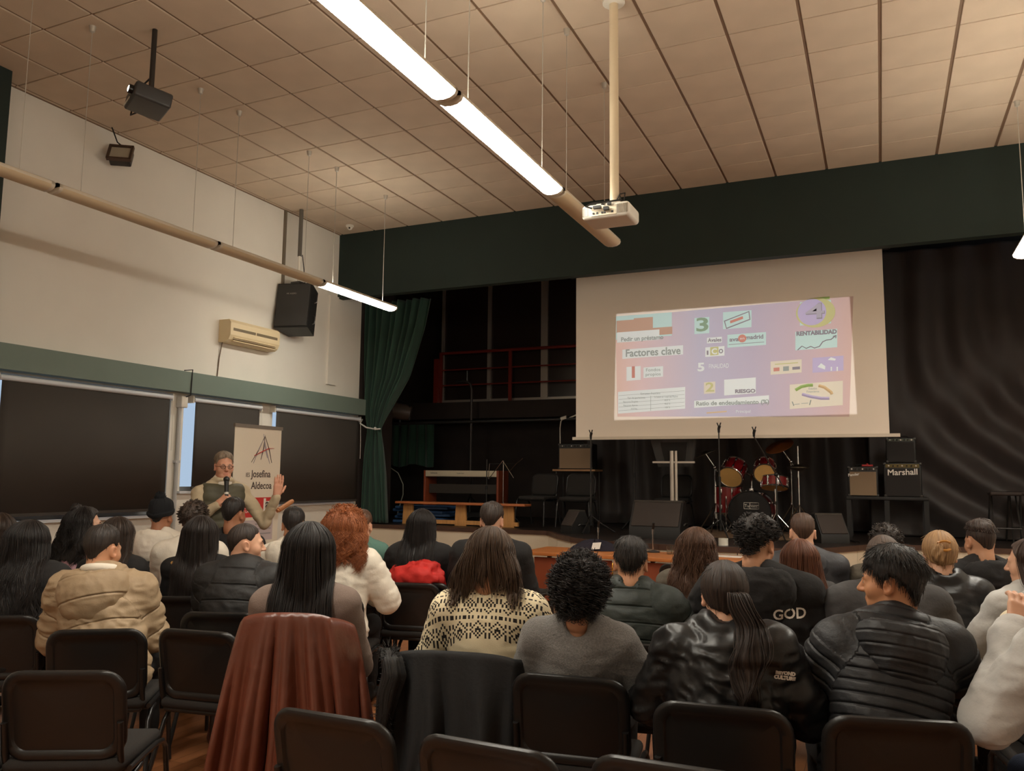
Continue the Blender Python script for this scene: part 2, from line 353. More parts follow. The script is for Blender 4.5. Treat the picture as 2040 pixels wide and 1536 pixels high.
MB().tube([(.04, .03, 1.12), (.07, .03, .95), (.09, .05, .7), (.1, .15, .6)], .006, n=6).build('cable', blk, o)
# black ceiling projector
top = onz(305, 57, CZ)
o = empty('black_projector', (top[0], top[1], 4.75), label='black projector with a lit lens on a short ceiling pole', cat='projector')
Mx = Matrix.Rotation(R(-28), 4, 'Z') @ Matrix.Rotation(R(-8), 4, 'X')
MB().rbox((0, 0, .0), (.36, .3, .13), .02).xf(Mx).build('case', mat('projector_grey', (58, 58, 58), .45), o)
MB().cyl((.1, -.15, .0), (.1, -.185, .0), .04, n=18).xf(Mx).build('lens_ring', blk_gloss, o)
MB().sph((.1, -.182, 0), .03, sc=(1, .35, 1)).xf(Mx).build('lens', mat('lit_lens', (240, 240, 230), .1, emit=1.2), o)
for k in range(4): MB().cbox((-.15+.05*k, -.151, -.035), (.035, .006, .02)).xf(Mx).build('vent', mat('vent_white', (225, 220, 205), .5), o)
MB().cyl((0, .02, .06), (0, .02, CZ-4.75), .022, n=10).build('pole', dsteel, o)
MB().tube([(-.02, .04, .25), (-.16, .06, .2), (-.28, .08, .05), (-.3, .08, -.03), (-.18, .06, -.03)], .008, n=6).build('cable', blk, o)
# flood light on the wall
fl = onx(240, 306, WX+.2)
o = empty('floodlight', fl, label='small dark floodlight with a square glass high on the white wall', cat='floodlight')
Mx = Matrix.Rotation(R(35), 4, 'Z') @ Matrix.Rotation(R(-28), 4, 'X')
MB().rbox((0, .05, 0), (.22, .1, .2), .015).xf(Mx).build('housing', dsteel, o)
for c, d in (((0, -.01, .1), (.25, .04, .025)), ((0, -.01, -.1), (.25, .04, .025)), ((.115, -.01, 0), (.025, .04, .22)), ((-.115, -.01, 0), (.025, .04, .22))): MB().cbox(c, d).xf(Mx).build('frame', mat('floodlight_brown', (74, 56, 44), .5), o)
MB().cbox((0, -.005, 0), (.21, .01, .18)).xf(Mx).build('glass', mat('frosted_glass', (176, 168, 150), .3), o)
MB().tube([(-.19, .0, 0), (-.1, .05, 0), (0, .1, 0)], .018, n=8).build('bracket', dsteel, o)
MB().tube([(0, .06, .08), (-.06, .0, .14), (-.1, -.05, CZ-fl[2])], .008, n=6).build('cable', blk, o)
dm = onz(697, 449, CZ)
o = empty('dome_camera', (dm[0], dm[1], CZ), label='small white dome camera on the ceiling in the stage corner', cat='camera')
MB().lathe([(.06, 0), (.06, -.02), (.045, -.03)], 16).build('base', whp, o); MB().sph((0, 0, -.035), .04, 14, 8).build('dome', whp, o); MB().sph((.015, -.03, -.05), .014).build('lens', blk_gloss, o)
# white ceiling projector
o = empty('white_projector', (-1.85, 5.95, 3.58), label='white projector with cables hanging on a long ceiling pole', cat='projector')
MB().rbox((0, 0, .06), (.38, .3, .115), .03, n=4).build('case', whp, o)
MB().cyl((.08, .145, .06), (.08, .17, .06), .035, n=16).build('lens', blk_gloss, o)
MB().cbox((-.01, -.149, .055), (.2, .008, .07)).build('port_panel', mat('port_cream', (240, 228, 200), .5), o)
for k, x in enumerate((-.09, -.06, -.02, .0, .06)): MB().cbox((x, -.155, .04), (.014, .008, .014)).build('port', blk, o)
for k in range(8): MB().cbox((.1+.011*k, -.151, .06), (.004, .006, .07)).build('vent_slat', slot, o)
for k in range(6): MB().cbox((-.18+.01*k, -.148, .06), (.003, .006, .07)).build('vent_slat', slot, o)
MB().rbox((-.0, 0, .13), (.2, .14, .03), .008).build('mount', whp, o)
MB().cyl((0.03, 0, .13), (.03, 0, CZ-3.58), .036, n=16).build('pole', mat('pole_cream', (226, 208, 176), .35), o)
MB().lathe([(.09, 0), (.09, -.02), (.04, -.03)], 16, Matrix.Translation((.03, 0, CZ-3.58))).build('ceiling_plate', whp, o)
MB().tube([(.08, -.02, .2), (.1, -.05, .16), (.02, -.1, .14), (-.1, -.16, .12), (-.14, -.19, .09), (-.09, -.19, .07)], .007, n=6).build('cable', blk, o)
MB().tube([(.06, -.03, .17), (.09, -.06, .2), (.12, -.02, .22), (.1, .03, .18), (.03, -.05, .14), (-.02, -.17, .1)], .006, n=6).build('cable', blk, o)
MB().cbox((-.05, -.185, .075), (.06, .03, .02)).build('plug', blk, o); MB().cbox((.02, -.18, .06), (.04, .03, .025)).build('plug', blk, o); MB().cbox((.04, -.165, .1), (.03, .02, .02)).build('plug', blk, o)
# the projector's own beam: a rectangular frame of light thrown on the screen
sl = bpy.data.lights.new('projector_beam', 'SPOT'); sl.energy = BEAM_W; sl.color = (1, .98, 1); sl.spot_size = R(44); sl.spot_blend = .02; sl.shadow_soft_size = .01; sl.use_nodes = True
so_ = bpy.data.objects.new('projector_beam', sl); COL.objects.link(so_); lp = Vector((-1.77, 6.16, 3.64)); so_.location = lp; so_.rotation_euler = (Vector((-1.862, 11.35, 3.232))-lp).to_track_quat('-Z', 'Y').to_euler()
nt = sl.node_tree; em = nt.nodes['Emission']; tc = nt.nodes.new('ShaderNodeTexCoord'); sp_ = nt.nodes.new('ShaderNodeSeparateXYZ'); nt.links.new(tc.outputs['Normal'], sp_.inputs[0])
def _lm(op, a, b=None):
    n = nt.nodes.new('ShaderNodeMath'); n.operation = op
    for i_, v in enumerate((a, b)):
        if v is None: continue
        if isinstance(v, float): n.inputs[i_].default_value = v
        else: nt.links.new(v, n.inputs[i_])
    return n.outputs[0]
ux = _lm('ABSOLUTE', _lm('DIVIDE', sp_.outputs[0], sp_.outputs[2])); uy = _lm('ABSOLUTE', _lm('DIVIDE', sp_.outputs[1], sp_.outputs[2]))
nt.links.new(_lm('MULTIPLY', _lm('LESS_THAN', ux, .307), _lm('LESS_THAN', uy, .148)), em.inputs['Strength'])
# ============================================================ ROLL-UP BANNER
ban_w = mat('banner_white', (240, 228, 208), .6); ban_r = mat('banner_red', (206, 58, 54), .6); ban_g = mat('banner_grey', (206, 190, 190), .6)
ink = mat('print_dark', (86, 72, 66), .7); ink_w = mat('print_white', (246, 238, 228), .6); ink_g = mat('print_grey', (168, 158, 160), .7)
bx, by0, by1 = -5.9, 6.34, 7.04; bh = 2.1; bw = by1-by0
o = empty('roll_up_banner', (bx, (by0+by1)/2, 0), label='white and red roll-up banner standing behind the speaker', cat='banner')
B4 = lambda u, v, off=.004: Matrix(((0, 0, 1, off), (1, 0, 0, (u-.5)*bw), (0, 1, 0, v), (0, 0, 0, 1)))
MB().cbox((0, 0, bh/2+.03), (.004, bw, bh-.06)).build('print_panel', ban_w, o)
MB().cbox((0, 0, bh), (.025, bw+.02, .035)).build('top_bar', mat('banner_bar', (150, 140, 128), .4, metal=.5), o)
MB().rbox((0, 0, .04), (.16, bw+.04, .08), .015).build('base', dsteel, o)
MB().cyl((-.03, 0, .05), (-.02, 0, bh), .01, n=8).build('support_pole', dsteel, o)
def bquad(u0, v0, u1, v1, m, name, off=.003): return MB().box((off-.001, (u0-.5)*bw, v0), (off, (u1-.5)*bw, v1)).build(name, m, o)
bquad(.13, 1.17, .9, 1.37, ban_r, 'print_block'); bquad(.13, .93, .88, 1.14, ban_g, 'print_block'); bquad(.13, .68, .9, .88, ban_r, 'print_block'); bquad(.13, .4, .88, .64, ban_g, 'print_block')
text_mesh('Josefina', .105, ink, o, 'lettering', B4(.58, 1.61), sx=.9, bold=.001); text_mesh('IES', .06, ink, o, 'lettering', B4(.3, 1.6), sx=.8); text_mesh('Aldecoa', .105, ink, o, 'lettering', B4(.6, 1.49), sx=.9, bold=.001)
text_mesh('BILINGÜE\nEN LA ESO', .04, ink_w, o, 'lettering', B4(.33, 1.25)); text_mesh('a', .13, ink, o, 'lettering', B4(.74, 1.3, .006), bold=.004)
for k in range(3): bquad(.5, 1.09-.05*k, .84, 1.105-.05*k, ink_g, 'print_line', .0046)
bquad(.64, 1.2, .84, 1.225, ink_w, 'print_mark', .005); bquad(.66, 1.225, .71, 1.36, ink_w, 'print_mark', .005); bquad(.7, 1.235, .82, 1.33, ink_w, 'print_mark', .005)
MB().tube([(.005, (.72+.09*math.cos(a)-.5)*bw, .78+.06*math.sin(a)) for a in np.linspace(0, 6.28, 20)], .006, n=4).build('print_mark', ink_w, o)
text_mesh('EURO', .05, ink_w, o, 'lettering', B4(.55, .78), bold=.002); text_mesh('PASS', .05, ink_w, o, 'lettering', B4(.84, .78), bold=.002)
text_mesh('CEF', .05, ink, o, 'lettering', B4(.28, 1.02), bold=.002)
def stroke(pts, wd, m):
    MB().tube([(.004, (u-.5)*bw, v) for u, v in pts], wd, n=4, flat=.3).build('print_stroke', m, o)
for k, (a, b) in enumerate((((.36, 1.73), (.62, 2.0)), ((.4, 1.72), (.64, 2.02)), ((.56, 1.76), (.63, 2.0)), ((.62, 1.98), (.76, 1.72)), ((.63, 2.01), (.8, 1.73)), ((.6, 2.03), (.7, 1.78)))):
    mid = ((a[0]+b[0])/2+.015*(-1)**k, (a[1]+b[1])/2); stroke([a, mid, b], [.004, .008, .004], ink_g if k % 2 else ink)
stroke([(.42, 1.80), (.6, 1.85), (.72, 1.88), (.84, 1.885)], [.010, .016, .015, .007], ban_r)
# wooden pole end behind the banner
a = ony(552, 1018, 6.9); b = ony(580, 1000, 7.1); d = np.array(b)-np.array(a)
thing1('wooden_handrail', MB().tube([a, a+d*.1, a+d*.1, b], [.02, .02, .026, .026], n=14).tube([b, b+d*.12], [.026, .02], n=14), mat('rail_wood', (196, 132, 84), .5, var=.15, vscale=8), 'short round wooden rail end between banner and red-haired row', 'handrail')
# ============================================================ STAGE DRAPERY
grn = mat('green_velvet', (34, 66, 52), .9, var=.15, vscale=5, sheen=.3, stretch=(3, 3, .4))
def drape(name, m, fn, nu, nv, label, cat, thick=.006):
    U, V = np.meshgrid(np.linspace(0, 1, nu), np.linspace(0, 1, nv), indexing='ij')
    me = MB().grid(np.stack(fn(U, V), -1)).mesh(name, 180); o = link(name, me, m); s = o.modifiers.new('s', 'SOLIDIFY'); s.thickness = thick
    return tag(o, label, cat)
def lerp(xs, ys): return lambda z: np.interp(z, xs, ys)
Yc = 11.16
cl = lerp([.86, 1.6, 2.36, 2.7, 3.4, 4.45], [-7.71, -7.68, -7.62, -7.69, -7.71, -7.72]); cr_ = lerp([.86, 1.6, 2.2, 2.36, 2.6, 3.2, 4.0, 4.45], [-7.16, -7.22, -7.31, -7.34, -7.22, -6.86, -6.6, -6.5])
def fcur(U, V):
    z = 4.45-V*(4.45-.87); pinch = np.exp(-((z-2.36)/.3)**2); x = cl(z)+(cr_(z)-cl(z))*U
    y = Yc+(.075-.045*pinch)*np.sin(U*2*math.pi*8.5+.6*np.sin(z*1.3))+.03*np.sin(U*23+z)+.06*(1-U)
    return x, y, z
cu = drape('stage_curtain', grn, fcur, 150, 60, 'dark green velvet stage curtain tied back against the window wall', 'curtain')
thing1('curtain_tieback', MB().tube([(-7.69, Yc-.02, 2.52), (-7.66, Yc-.12, 2.45), (-7.52, Yc-.15, 2.38), (-7.36, Yc-.13, 2.35), (-7.31, Yc-.06, 2.36)], .012, n=7).sph((-7.35, Yc-.15, 2.36), .025), mat('cord_white', (225, 225, 220), .4), 'white cord tying back the green stage curtain', 'tieback')
a = ony(758, 843, 13.6); b = ony(862, 928, 13.6)
drape('back_curtain', grn, lambda U, V: (a[0]+(b[0]-a[0])*U, 13.6+.03*np.sin(U*40)+.04*V*np.sin(U*9), a[2]+(b[2]-a[2])*V+.03*np.sin(U*12)*V), 90, 30, 'short dark green cloth hanging at the back behind the piano', 'curtain')
drape_m = mat('black_drape', (58, 51, 49), .55, sheen=.2, var=.12, vscale=4, stretch=(2, 2, .5))
# back drape under and behind the screen
def fback(U, V):
    x = -4.55+U*4.6; z = 5.2-V*(5.2-.87)
    return x, 13.3+.07*np.sin(x*7.5+.5*np.sin(z))+.035*np.sin(x*17+z*.7), z
drape('back_drape', drape_m, fback, 180, 24, 'pleated black drape behind the drum kit and screen', 'drape')
# big swagged drape at the right, pulled towards the side wall
def fsw(U, V):
    x = -.15+U*3.2; z = 4.9-V*4.04; low = np.clip(V*1.25-.18, 0, 1)
    sw = np.sqrt(np.maximum(0, (x-3.1)**2*.75+(z-3.9)**2)); amp = .085*low*np.clip((x+.0)/.7, 0, 1)
    y = 12.75-.25*np.clip((x-.6)/2.4, 0, 1)*low-amp*np.sin(sw*11.5+.8*np.sin(x*1.7))-.03*(1-low)*np.sin(x*13)
    return x, y, z
drape('side_drape', drape_m, fsw, 150, 130, 'black stage drape pulled into swagged folds beside the amplifiers', 'drape')
# ============================================================ PROJECTION SCREEN
SY = 11.35
scr_m = mat('screen_fabric', (250, 238, 222), .8)
TL, TR, BL, BR = ony(1148, 556, SY), ony(1757, 494, SY), ony(1146, 872, SY), ony(1773, 866, SY)
zt = (TL[2]+TR[2])/2; zb = (BL[2]+BR[2])/2; x0 = TL[0]; x1 = TR[0]
o = empty('projection_screen', ((x0+x1)/2, SY, zb), label='large projection screen lowered over the stage showing a slide', cat='screen'); scr = o
ox, oz = (x0+x1)/2, zb
MB().box((x0-ox, 0, 0), (x1-ox, .004, zt-zb)).build('fabric', scr_m, o)
MB().box((x0-ox-.05, -.02, -.03), (x1-ox+.12, .025, .012)).build('bottom_bar', mat('bar_white', (226, 214, 196), .4), o)
MB().rbox(((x0+x1)/2-ox, .03, zt-zb+.06), (x1-x0+.2, .11, .12), .02).build('case', blk, o)
# the slide: flat pieces of light on the fabric
def S(px, py): p = ony(px, py, SY); return p[0]-ox, p[2]-oz
def smat(n, c, e=.12): return mat(n, c, .8)
def slide_bg():
    m = bpy.data.materials.new('slide_light'); m.use_nodes = True; nt = m.node_tree; b = nt.nodes['Principled BSDF']
    tc = nt.nodes.new('ShaderNodeTexCoord'); sx = nt.nodes.new('ShaderNodeSeparateXYZ'); r = nt.nodes.new('ShaderNodeValToRGB')
    e = r.color_ramp.elements; e[0].position = 0; e[0].color = (*lin((236, 204, 190)), 1); e[1].position = 1; e[1].color = (*lin((222, 192, 182)), 1)
    for p, c in ((.12, (232, 208, 208)), (.38, (202, 200, 218)), (.6, (198, 190, 208)), (.85, (214, 192, 198))):
        k = e.new(p); k.color = (*lin(c), 1)
    nt.links.new(tc.outputs['Generated'], sx.inputs[0]); nt.links.new(sx.outputs[0], r.inputs[0]); nt.links.new(r.outputs[0], b.inputs['Base Color']); b.inputs['Roughness'].default_value = .8
    return m
def quad(p, m, name, lay=1):
    q = [S(*a) for a in p]; y = -.002*lay
    me = MB().add([(a, y, b) for a, b in q]+[(a, y+.0015, b) for a, b in q], [(0, 1, 2, 3), (7, 6, 5, 4), (0, 4, 5, 1), (1, 5, 6, 2), (2, 6, 7, 3), (3, 7, 4, 0)])
    return me.build(name, m, scr)
quad([(1226, 632), (1700, 590), (1692, 830), (1230, 830)], slide_bg(), 'slide')
c0 = (1130, 480); cs = 670/2040
def K(x, y): return c0[0]+x*cs, c0[1]+y*cs
s_w = smat('slide_white', (236, 244, 242), .24); s_c = smat('slide_cyan', (205, 236, 232), .2); s_cr = smat('slide_cream', (232, 226, 206), .16); s_g = smat('slide_green', (170, 204, 120), .15)
s_ol = smat('slide_olive', (208, 208, 150), .12); s_lv = smat('slide_lavender', (200, 190, 224), .2); s_br = smat('slide_brown', (206, 172, 150), .12); s_tx = smat('slide_text', (164, 174, 168), .08); s_dk = smat('slide_dark', (150, 146, 154), .06); s_rd = smat('slide_red', (214, 150, 134), .1); s_dg = smat('slide_deep_green', (150, 178, 150), .08); s_or = smat('slide_orange', (226, 198, 150), .12)
def card(x0, y0, x1, y1, m, lay=2, sk=None):
    sk = -.075*(x1-x0)+.0 if sk is None else sk
    quad([K(x0, y0), K(x1, y0+sk), K(x1, y1+sk), K(x0, y1)], m, 'slide_card', lay)
SW = {'Pedir un préstamo': 275, 'Factores clave': 352, '3': 74, 'Avales': 82, 'aval': 62, 'madrid': 102, 'Fondos\npropios': 96, 'FINALIDAD': 118, '5': 42, '2': 52, 'RIESGO': 118, 'RENTABILIDAD': 222, 'Ratio de endeudamiento (%)': 430, '4': 104, 'Principal': 84, 'I': 10, 'C': 34, 'O': 26, '1': 20, 'en': 26}
def stext(s, x, y, size, m, sx=1., bold=0., lay=3.6, rot=0):
    p = S(*K(x, y)); fw = SW[s]*.00226 if s in SW else None
    text_mesh(s, size*.8, m, scr, 'lettering', Matrix.Translation((p[0], -.002*lay, p[1])) @ Matrix.Rotation(R(90), 4, 'X') @ Matrix.Rotation(R(rot), 4, 'Z'), sx=sx*.85, bold=bold, extrude=.0004, fitw=fw)
card(296, 458, 635, 600, s_c); card(300, 485, 405, 560, s_br, 3); card(405, 470, 520, 560, s_br, 3.4); card(500, 530, 638, 575, s_br, 3.8); card(303, 556, 560, 618, s_w, 4.3)
stext('Pedir un préstamo', 455, 592, .105, s_tx, .92, .002, 5.6); card(335, 660, 703, 716, s_w); stext('Factores clave', 520, 675, .19, s_tx, .9, .003)
card(772, 468, 862, 566, s_c); stext('3', 820, 512, .33, s_dg, 1.15, .006)
card(945, 433, 1118, 536, s_c)
quad([K(950, 485), K(1105, 425), K(1112, 478), K(965, 535)], s_dk, 'slide_mark', 3); quad([K(958, 489), K(1100, 433), K(1105, 474), K(968, 527)], s_c, 'slide_mark', 4); quad([K(988, 485), K(1065, 457), K(1068, 473), K(990, 501)], s_rd, 'slide_mark', 5)
card(848, 588, 938, 622, s_w); stext('Avales', 894, 602, .09, s_dk, .95, .002); card(972, 570, 1206, 648, s_c)
stext('aval', 1016, 598, .1, s_dk, .95, .002); stext('madrid', 1136, 584, .1, s_dk, .95, .002); p = S(*K(1062, 592)); MB().lathe([(.055, -.0005), (.055, .0005)], 20, Matrix.Translation((p[0], -.009, p[1])) @ Matrix.Rotation(R(90), 4, 'X')).build('slide_mark', s_rd, scr); stext('en', 1062, 592, .06, s_w, lay=6)
card(980, 628, 1195, 631, s_dk, 3); card(838, 646, 954, 704, s_w); card(868, 645, 918, 695, s_ol, 3); stext('I', 852, 680, .1, s_dk, bold=.003); stext('C', 893, 672, .14, s_w, bold=.004, lay=5); stext('O', 933, 670, .1, s_dk, bold=.003)
card(360, 765, 446, 849, s_w); stext('1', 402, 800, .3, s_rd, bold=.002); card(463, 768, 582, 832, s_w); stext('Fondos\npropios', 522, 796, .08, s_tx, .95)
stext('5', 812, 768, .2, s_w, bold=.006); stext('FINALIDAD', 920, 760, .11, s_w, .85); card(830, 858, 898, 928, s_cr); stext('2', 866, 890, .22, s_ol, 1.1, .004); card(952, 842, 1144, 938, s_w); stext('RIESGO', 1080, 912, .085, s_dk, 1.1, .003)
card(308, 916, 716, 1048, s_w); stext('Estructura financiera', 505, 926, .05, s_tx); stext('Tipo de aportaciones', 420, 952, .045, s_tx); stext('% Sobre el Total del Pasivo', 600, 946, .045, s_tx)
for k, (l, v) in enumerate((('Recursos Propios', '60,0 %'), ('Recursos Ajenos', '40,0 %'), ('TOTAL', '100 %'))): stext(l, 385+22*(k == 2), 976+22*k, .045, s_tx); stext(v, 608, 966+22*k, .045, s_tx)
for k in range(5): card(312, 938+23*k, 712, 939.5+23*k, s_tx, 3)
quad([K(506, 940), K(508, 940), K(508, 1030), K(506, 1030)], s_tx, 'slide_mark', 3)
card(770, 970, 1224, 1013, s_w); stext('Ratio de endeudamiento (%)', 1000, 982, .1, s_tx, 1.05, .002); card(846, 1040, 968, 1047, s_or); stext('Principal', 1068, 1035, .07, s_w)
card(1412, 372, 1600, 514, s_c); p = S(*K(1506, 435)); MB().lathe([(.245, -.0005), (.245, .0005)], 32, Matrix.Translation((p[0], -.007, p[1])) @ Matrix.Rotation(R(90), 4, 'X') @ Matrix.Diagonal((1, .82, 1, 1))).build('slide_mark', s_ol, scr); MB().lathe([(.21, -.0005), (.21, .0005)], 32, Matrix.Translation((p[0]-.045, -.0085, p[1]+.01)) @ Matrix.Rotation(R(90), 4, 'X') @ Matrix.Diagonal((.85, .85, 1, 1))).build('slide_mark', s_lv, scr); stext('4', 1505, 432, .36, s_dk, 1., .008, 5); stext('4', 1502, 430, .34, smat('slide_silver', (190, 186, 200), .1), 1., .004, 6)
card(1503, 344, 1592, 360, s_g); card(1384, 552, 1638, 664, s_c); stext('RENTABILIDAD', 1512, 558, .095, s_dk, 1.25, .004)
def zig(pts, m, wd=.006): MB().tube([(S(*K(*q))[0], -.006, S(*K(*q))[1]) for q in pts], wd, n=4).build('slide_mark', m, scr)
zig([(1398, 662), (1424, 638), (1450, 652), (1478, 640), (1500, 650), (1530, 640), (1550, 612), (1572, 602), (1600, 598), (1630, 574)], s_dk); zig([(1612, 580), (1632, 573), (1628, 590)], s_dk)
card(1234, 732, 1422, 812, s_cr); card(1260, 746, 1400, 752, s_ol, 3); card(1252, 770, 1288, 792, s_rd, 3); card(1310, 762, 1345, 790, s_tx, 3); card(1366, 765, 1412, 782, s_dk, 3)
card(1488, 710, 1676, 800, s_lv); quad([K(1518, 765), K(1540, 742), K(1566, 760), K(1564, 780)], s_w, 'slide_mark', 3); quad([K(1580, 722), K(1600, 706), K(1630, 716), K(1625, 726)], s_w, 'slide_mark', 3); card(1598, 764, 1606, 788, s_w, 3); card(1634, 764, 1642, 790, s_w, 3)
card(1350, 872, 1672, 1020, s_cr); zig([(1385, 905), (1420, 885), (1460, 876), (1490, 875)], s_g, .02); zig([(1525, 878), (1560, 888), (1600, 918), (1605, 930)], s_or, .02); zig([(1590, 955), (1540, 955), (1480, 945), (1425, 930)], s_lv, .02); stext('Estados\nFinancieros', 1490, 905, .05, s_tx); zig([(1365, 975), (1375, 1000)], s_tx); zig([(1478, 965), (1470, 995)], s_tx); card(1378, 990, 1410, 993, s_tx, 3); card(1420, 985, 1462, 988, s_tx, 3)
# ============================================================ INSTRUMENTS AND FURNITURE ON THE STAGE
wood_o = mat('orange_wood', (186, 108, 62), .45, var=.18, vscale=3, stretch=(1, 10, 10)); pine = mat('pine_wood', (204, 148, 88), .5, var=.15, vscale=4, stretch=(8, 8, 1)); redwood = mat('cherry_wood', (150, 72, 44), .4, var=.15)
def PX(px, py, Y): return ony(px, py, Y)
# gym benches
def bench(l, r, Y, label, flip=False):
    xl = PX(l, 1005, Y)[0]; xr = PX(r, 1012, Y)[0]; L = xr-xl
    o = empty('gym_bench', ((xl+xr)/2, Y, ZS), label=label, cat='bench'); h = .36
    MB().rbox((0, 0, h-.02), (L, .26, .035), .01).build('seat_board', wood_o, o)
    for t in (-.42, 0, .36): MB().prism([(-.1, 0), (.1, 0), (.085, h-.04), (-.085, h-.04)], 'y', -.02, .02).xf(Matrix.Translation((t*L, 0, 0)) @ Matrix.Rotation(R(0), 4, 'Z')).build('leg_panel', pine, o)
    MB().cbox((0, 0, .05), (L*.86, .05, .06)).build('lower_beam', pine, o)
    return o
bench(795, 1052, 11.45, 'long wooden gym bench at the stage edge in front of the piano')
# blue mats
mat_b = mat('blue_mat', (44, 78, 120), .6, bump=.1, bscale=30)
for k in range(5):
    c = PX(783, 1030, 11.75); o = MB().rbox((0, 0, 0), (.95, .7, .045), .012).xf(Matrix.Rotation(R(3*(-1)**k), 4, 'Z') @ Matrix.Rotation(R(1.5*(k % 2)), 4, 'Y')).build('gym_mat', mat_b, None)
    o.location = (-6.85+.04*(k % 3), 11.9, ZS+.03+.056*k); tag(o, ('lowest', 'second lowest', 'middle', 'second from top', 'topmost')[k]+' blue gym mat of the stack beside the green curtain', 'mat', 'blue gym mats')
# digital piano
PY = 12.9; a = PX(853, 937, PY); b = PX(1001, 938, PY); L = b[0]-a[0]; zt_ = a[2]
o = empty('digital_piano', ((a[0]+b[0])/2, PY, ZS), label='digital piano with white fascia and cherry wood side panels', cat='piano'); H = zt_-ZS
for s in (-1, 1): MB().rbox((s*(L/2-.02), .05, H/2), (.04, .42, H), .008).build('side_panel', redwood, o)
MB().rbox((0, .05, H-.06), (L-.08, .38, .1), .01).build('keybed', blk, o)
MB().rbox((0, -.15, H-.055), (L-.08, .02, .105), .006).build('fascia', mat('fascia_white', (232, 218, 190), .4), o)
MB().cbox((0, -.02, H-.32), (L-.1, .03, .16)).build('rear_panel', mat('panel_grey', (70, 64, 58), .5), o)
MB().cbox((0, .1, .1), (L-.1, .1, .08)).build('pedal_bar', blk, o)
for k in range(3): MB().rbox((-.1+.1*k, -.02, .05), (.03, .14, .015), .004).build('pedal', chrome, o)
text_mesh('YAMAHA', .035, ink, o, 'logo', axes((-L*.36, -.1615, H-.05), (1, 0, 0), (0, 0, 1))); text_mesh('Portable Grand', .022, ink, o, 'logo', axes((0, -.1615, H-.05), (1, 0, 0), (0, 0, 1)))
# floor stands ------------------------------------------------
def tripod(mb, z0, zc, rad, n=3, rot=0., r=.009):
    for k in range(n):
        a = rot+2*math.pi*k/n; mb.tube([(0, 0, zc), (rad*math.cos(a)*.5, rad*math.sin(a)*.5, (zc+z0)/2), (rad*math.cos(a), rad*math.sin(a), z0)], r, n=6)
def mic_stand(x, y, zt, label, boom=None, m=dsteel, rot=.5, z0=ZS, clip=True):
    o = empty('microphone_stand', (x, y, z0), label=label, cat='microphone stand', group='microphone stands on the stage'); h = zt-z0
    for k in range(3):
        a = rot+2.094*k; MB().tube([(0, 0, .24), (.16*math.cos(a), .16*math.sin(a), .12), (.34*math.cos(a), .34*math.sin(a), .012)], .011, n=6).build('leg', m, o)
    MB().cyl((0, 0, .1), (0, 0, .3), .018, n=8).build('hub', blk, o)
    MB().cyl((0, 0, .15), (0, 0, h*.55), .013, n=8).cyl((0, 0, h*.5), (0, 0, h), .009, n=8).build('pole', m, o)
    MB().cyl((0, 0, h*.53), (0, 0, h*.58), .018, n=8).build('collar', blk, o)
    p = np.array((0, 0, h))
    if boom is not None:
        q = np.array(boom)-np.array((x, y, z0)); MB().tube([p-(q-p)*.35, p, q], .008, n=6).build('boom', m, o); MB().sph(p, .028).build('joint', blk, o); p = q
    if clip:
        MB().tube([p, p+np.array((0, 0, .05)), p+np.array((.012, -.01, .09))], [.014, .018, .02], n=8).tube([p+np.array((.012, -.01, .08)), p+np.array((.03, -.02, .13))], .008, n=6).tube([p+np.array((.0, -.01, .08)), p+np.array((-.02, -.01, .13))], .008, n=6).build('clip', blk, o)
    return o
p = PX(1177, 875, 10.95); mic_stand(p[0], 10.95, p[2], 'microphone stand with open clip in front of the combo amplifier')
p = PX(1263, 862, 12.2); mic_stand(p[0], 12.2, p[2], 'microphone stand rising behind the big floor monitor left of the lectern', rot=.2)
p = PX(1432, 862, 10.9); mic_stand(p[0], 10.9, p[2], 'straight microphone stand in front of the red floor tom', rot=1.)
p = PX(1546, 945, 11.2); q = PX(1502, 870, 11.1); mic_stand(p[0], 11.2, p[2], 'boom microphone stand angled across the drum kit', boom=q, rot=.9)
p = PX(970, 915, 12.2); mic_stand(p[0], 12.2, p[2], 'slim dark microphone stand in front of the digital piano', clip=False)
# tall dark stand with a hooked lamp in front of the gallery
a = PX(928, 1000, 13.5); t1 = PX(940, 765, 13.5); t2 = PX(912, 748, 13.5)
o = empty('hooked_pole', (t1[0], 13.5, ZS), label='dark pole with a bent top carrying a small clamp in front of the gallery', cat='stand'); h = t1[2]-ZS
MB().tube([(0, 0, .05), (0, 0, h-.1), (-.03, 0, h), (-.13, 0, h+.06), (-.2, 0, h+.06)], .025, n=8).build('pole', mat('pole_dark', (60, 52, 48), .5), o)
MB().cyl((-.2, 0, h+.06), (-.34, 0, h+.05), .03, n=10).cyl((-.1, 0, h+.05), (-.1, 0, h+.25), .018, n=8).build('clamp', dsteel, o)
for k in range(3): MB().tube([(0, 0, .4), (.4*math.cos(2.1*k+.4), .4*math.sin(2.1*k+.4), .015)], .012, n=6).build('leg', dsteel, o)
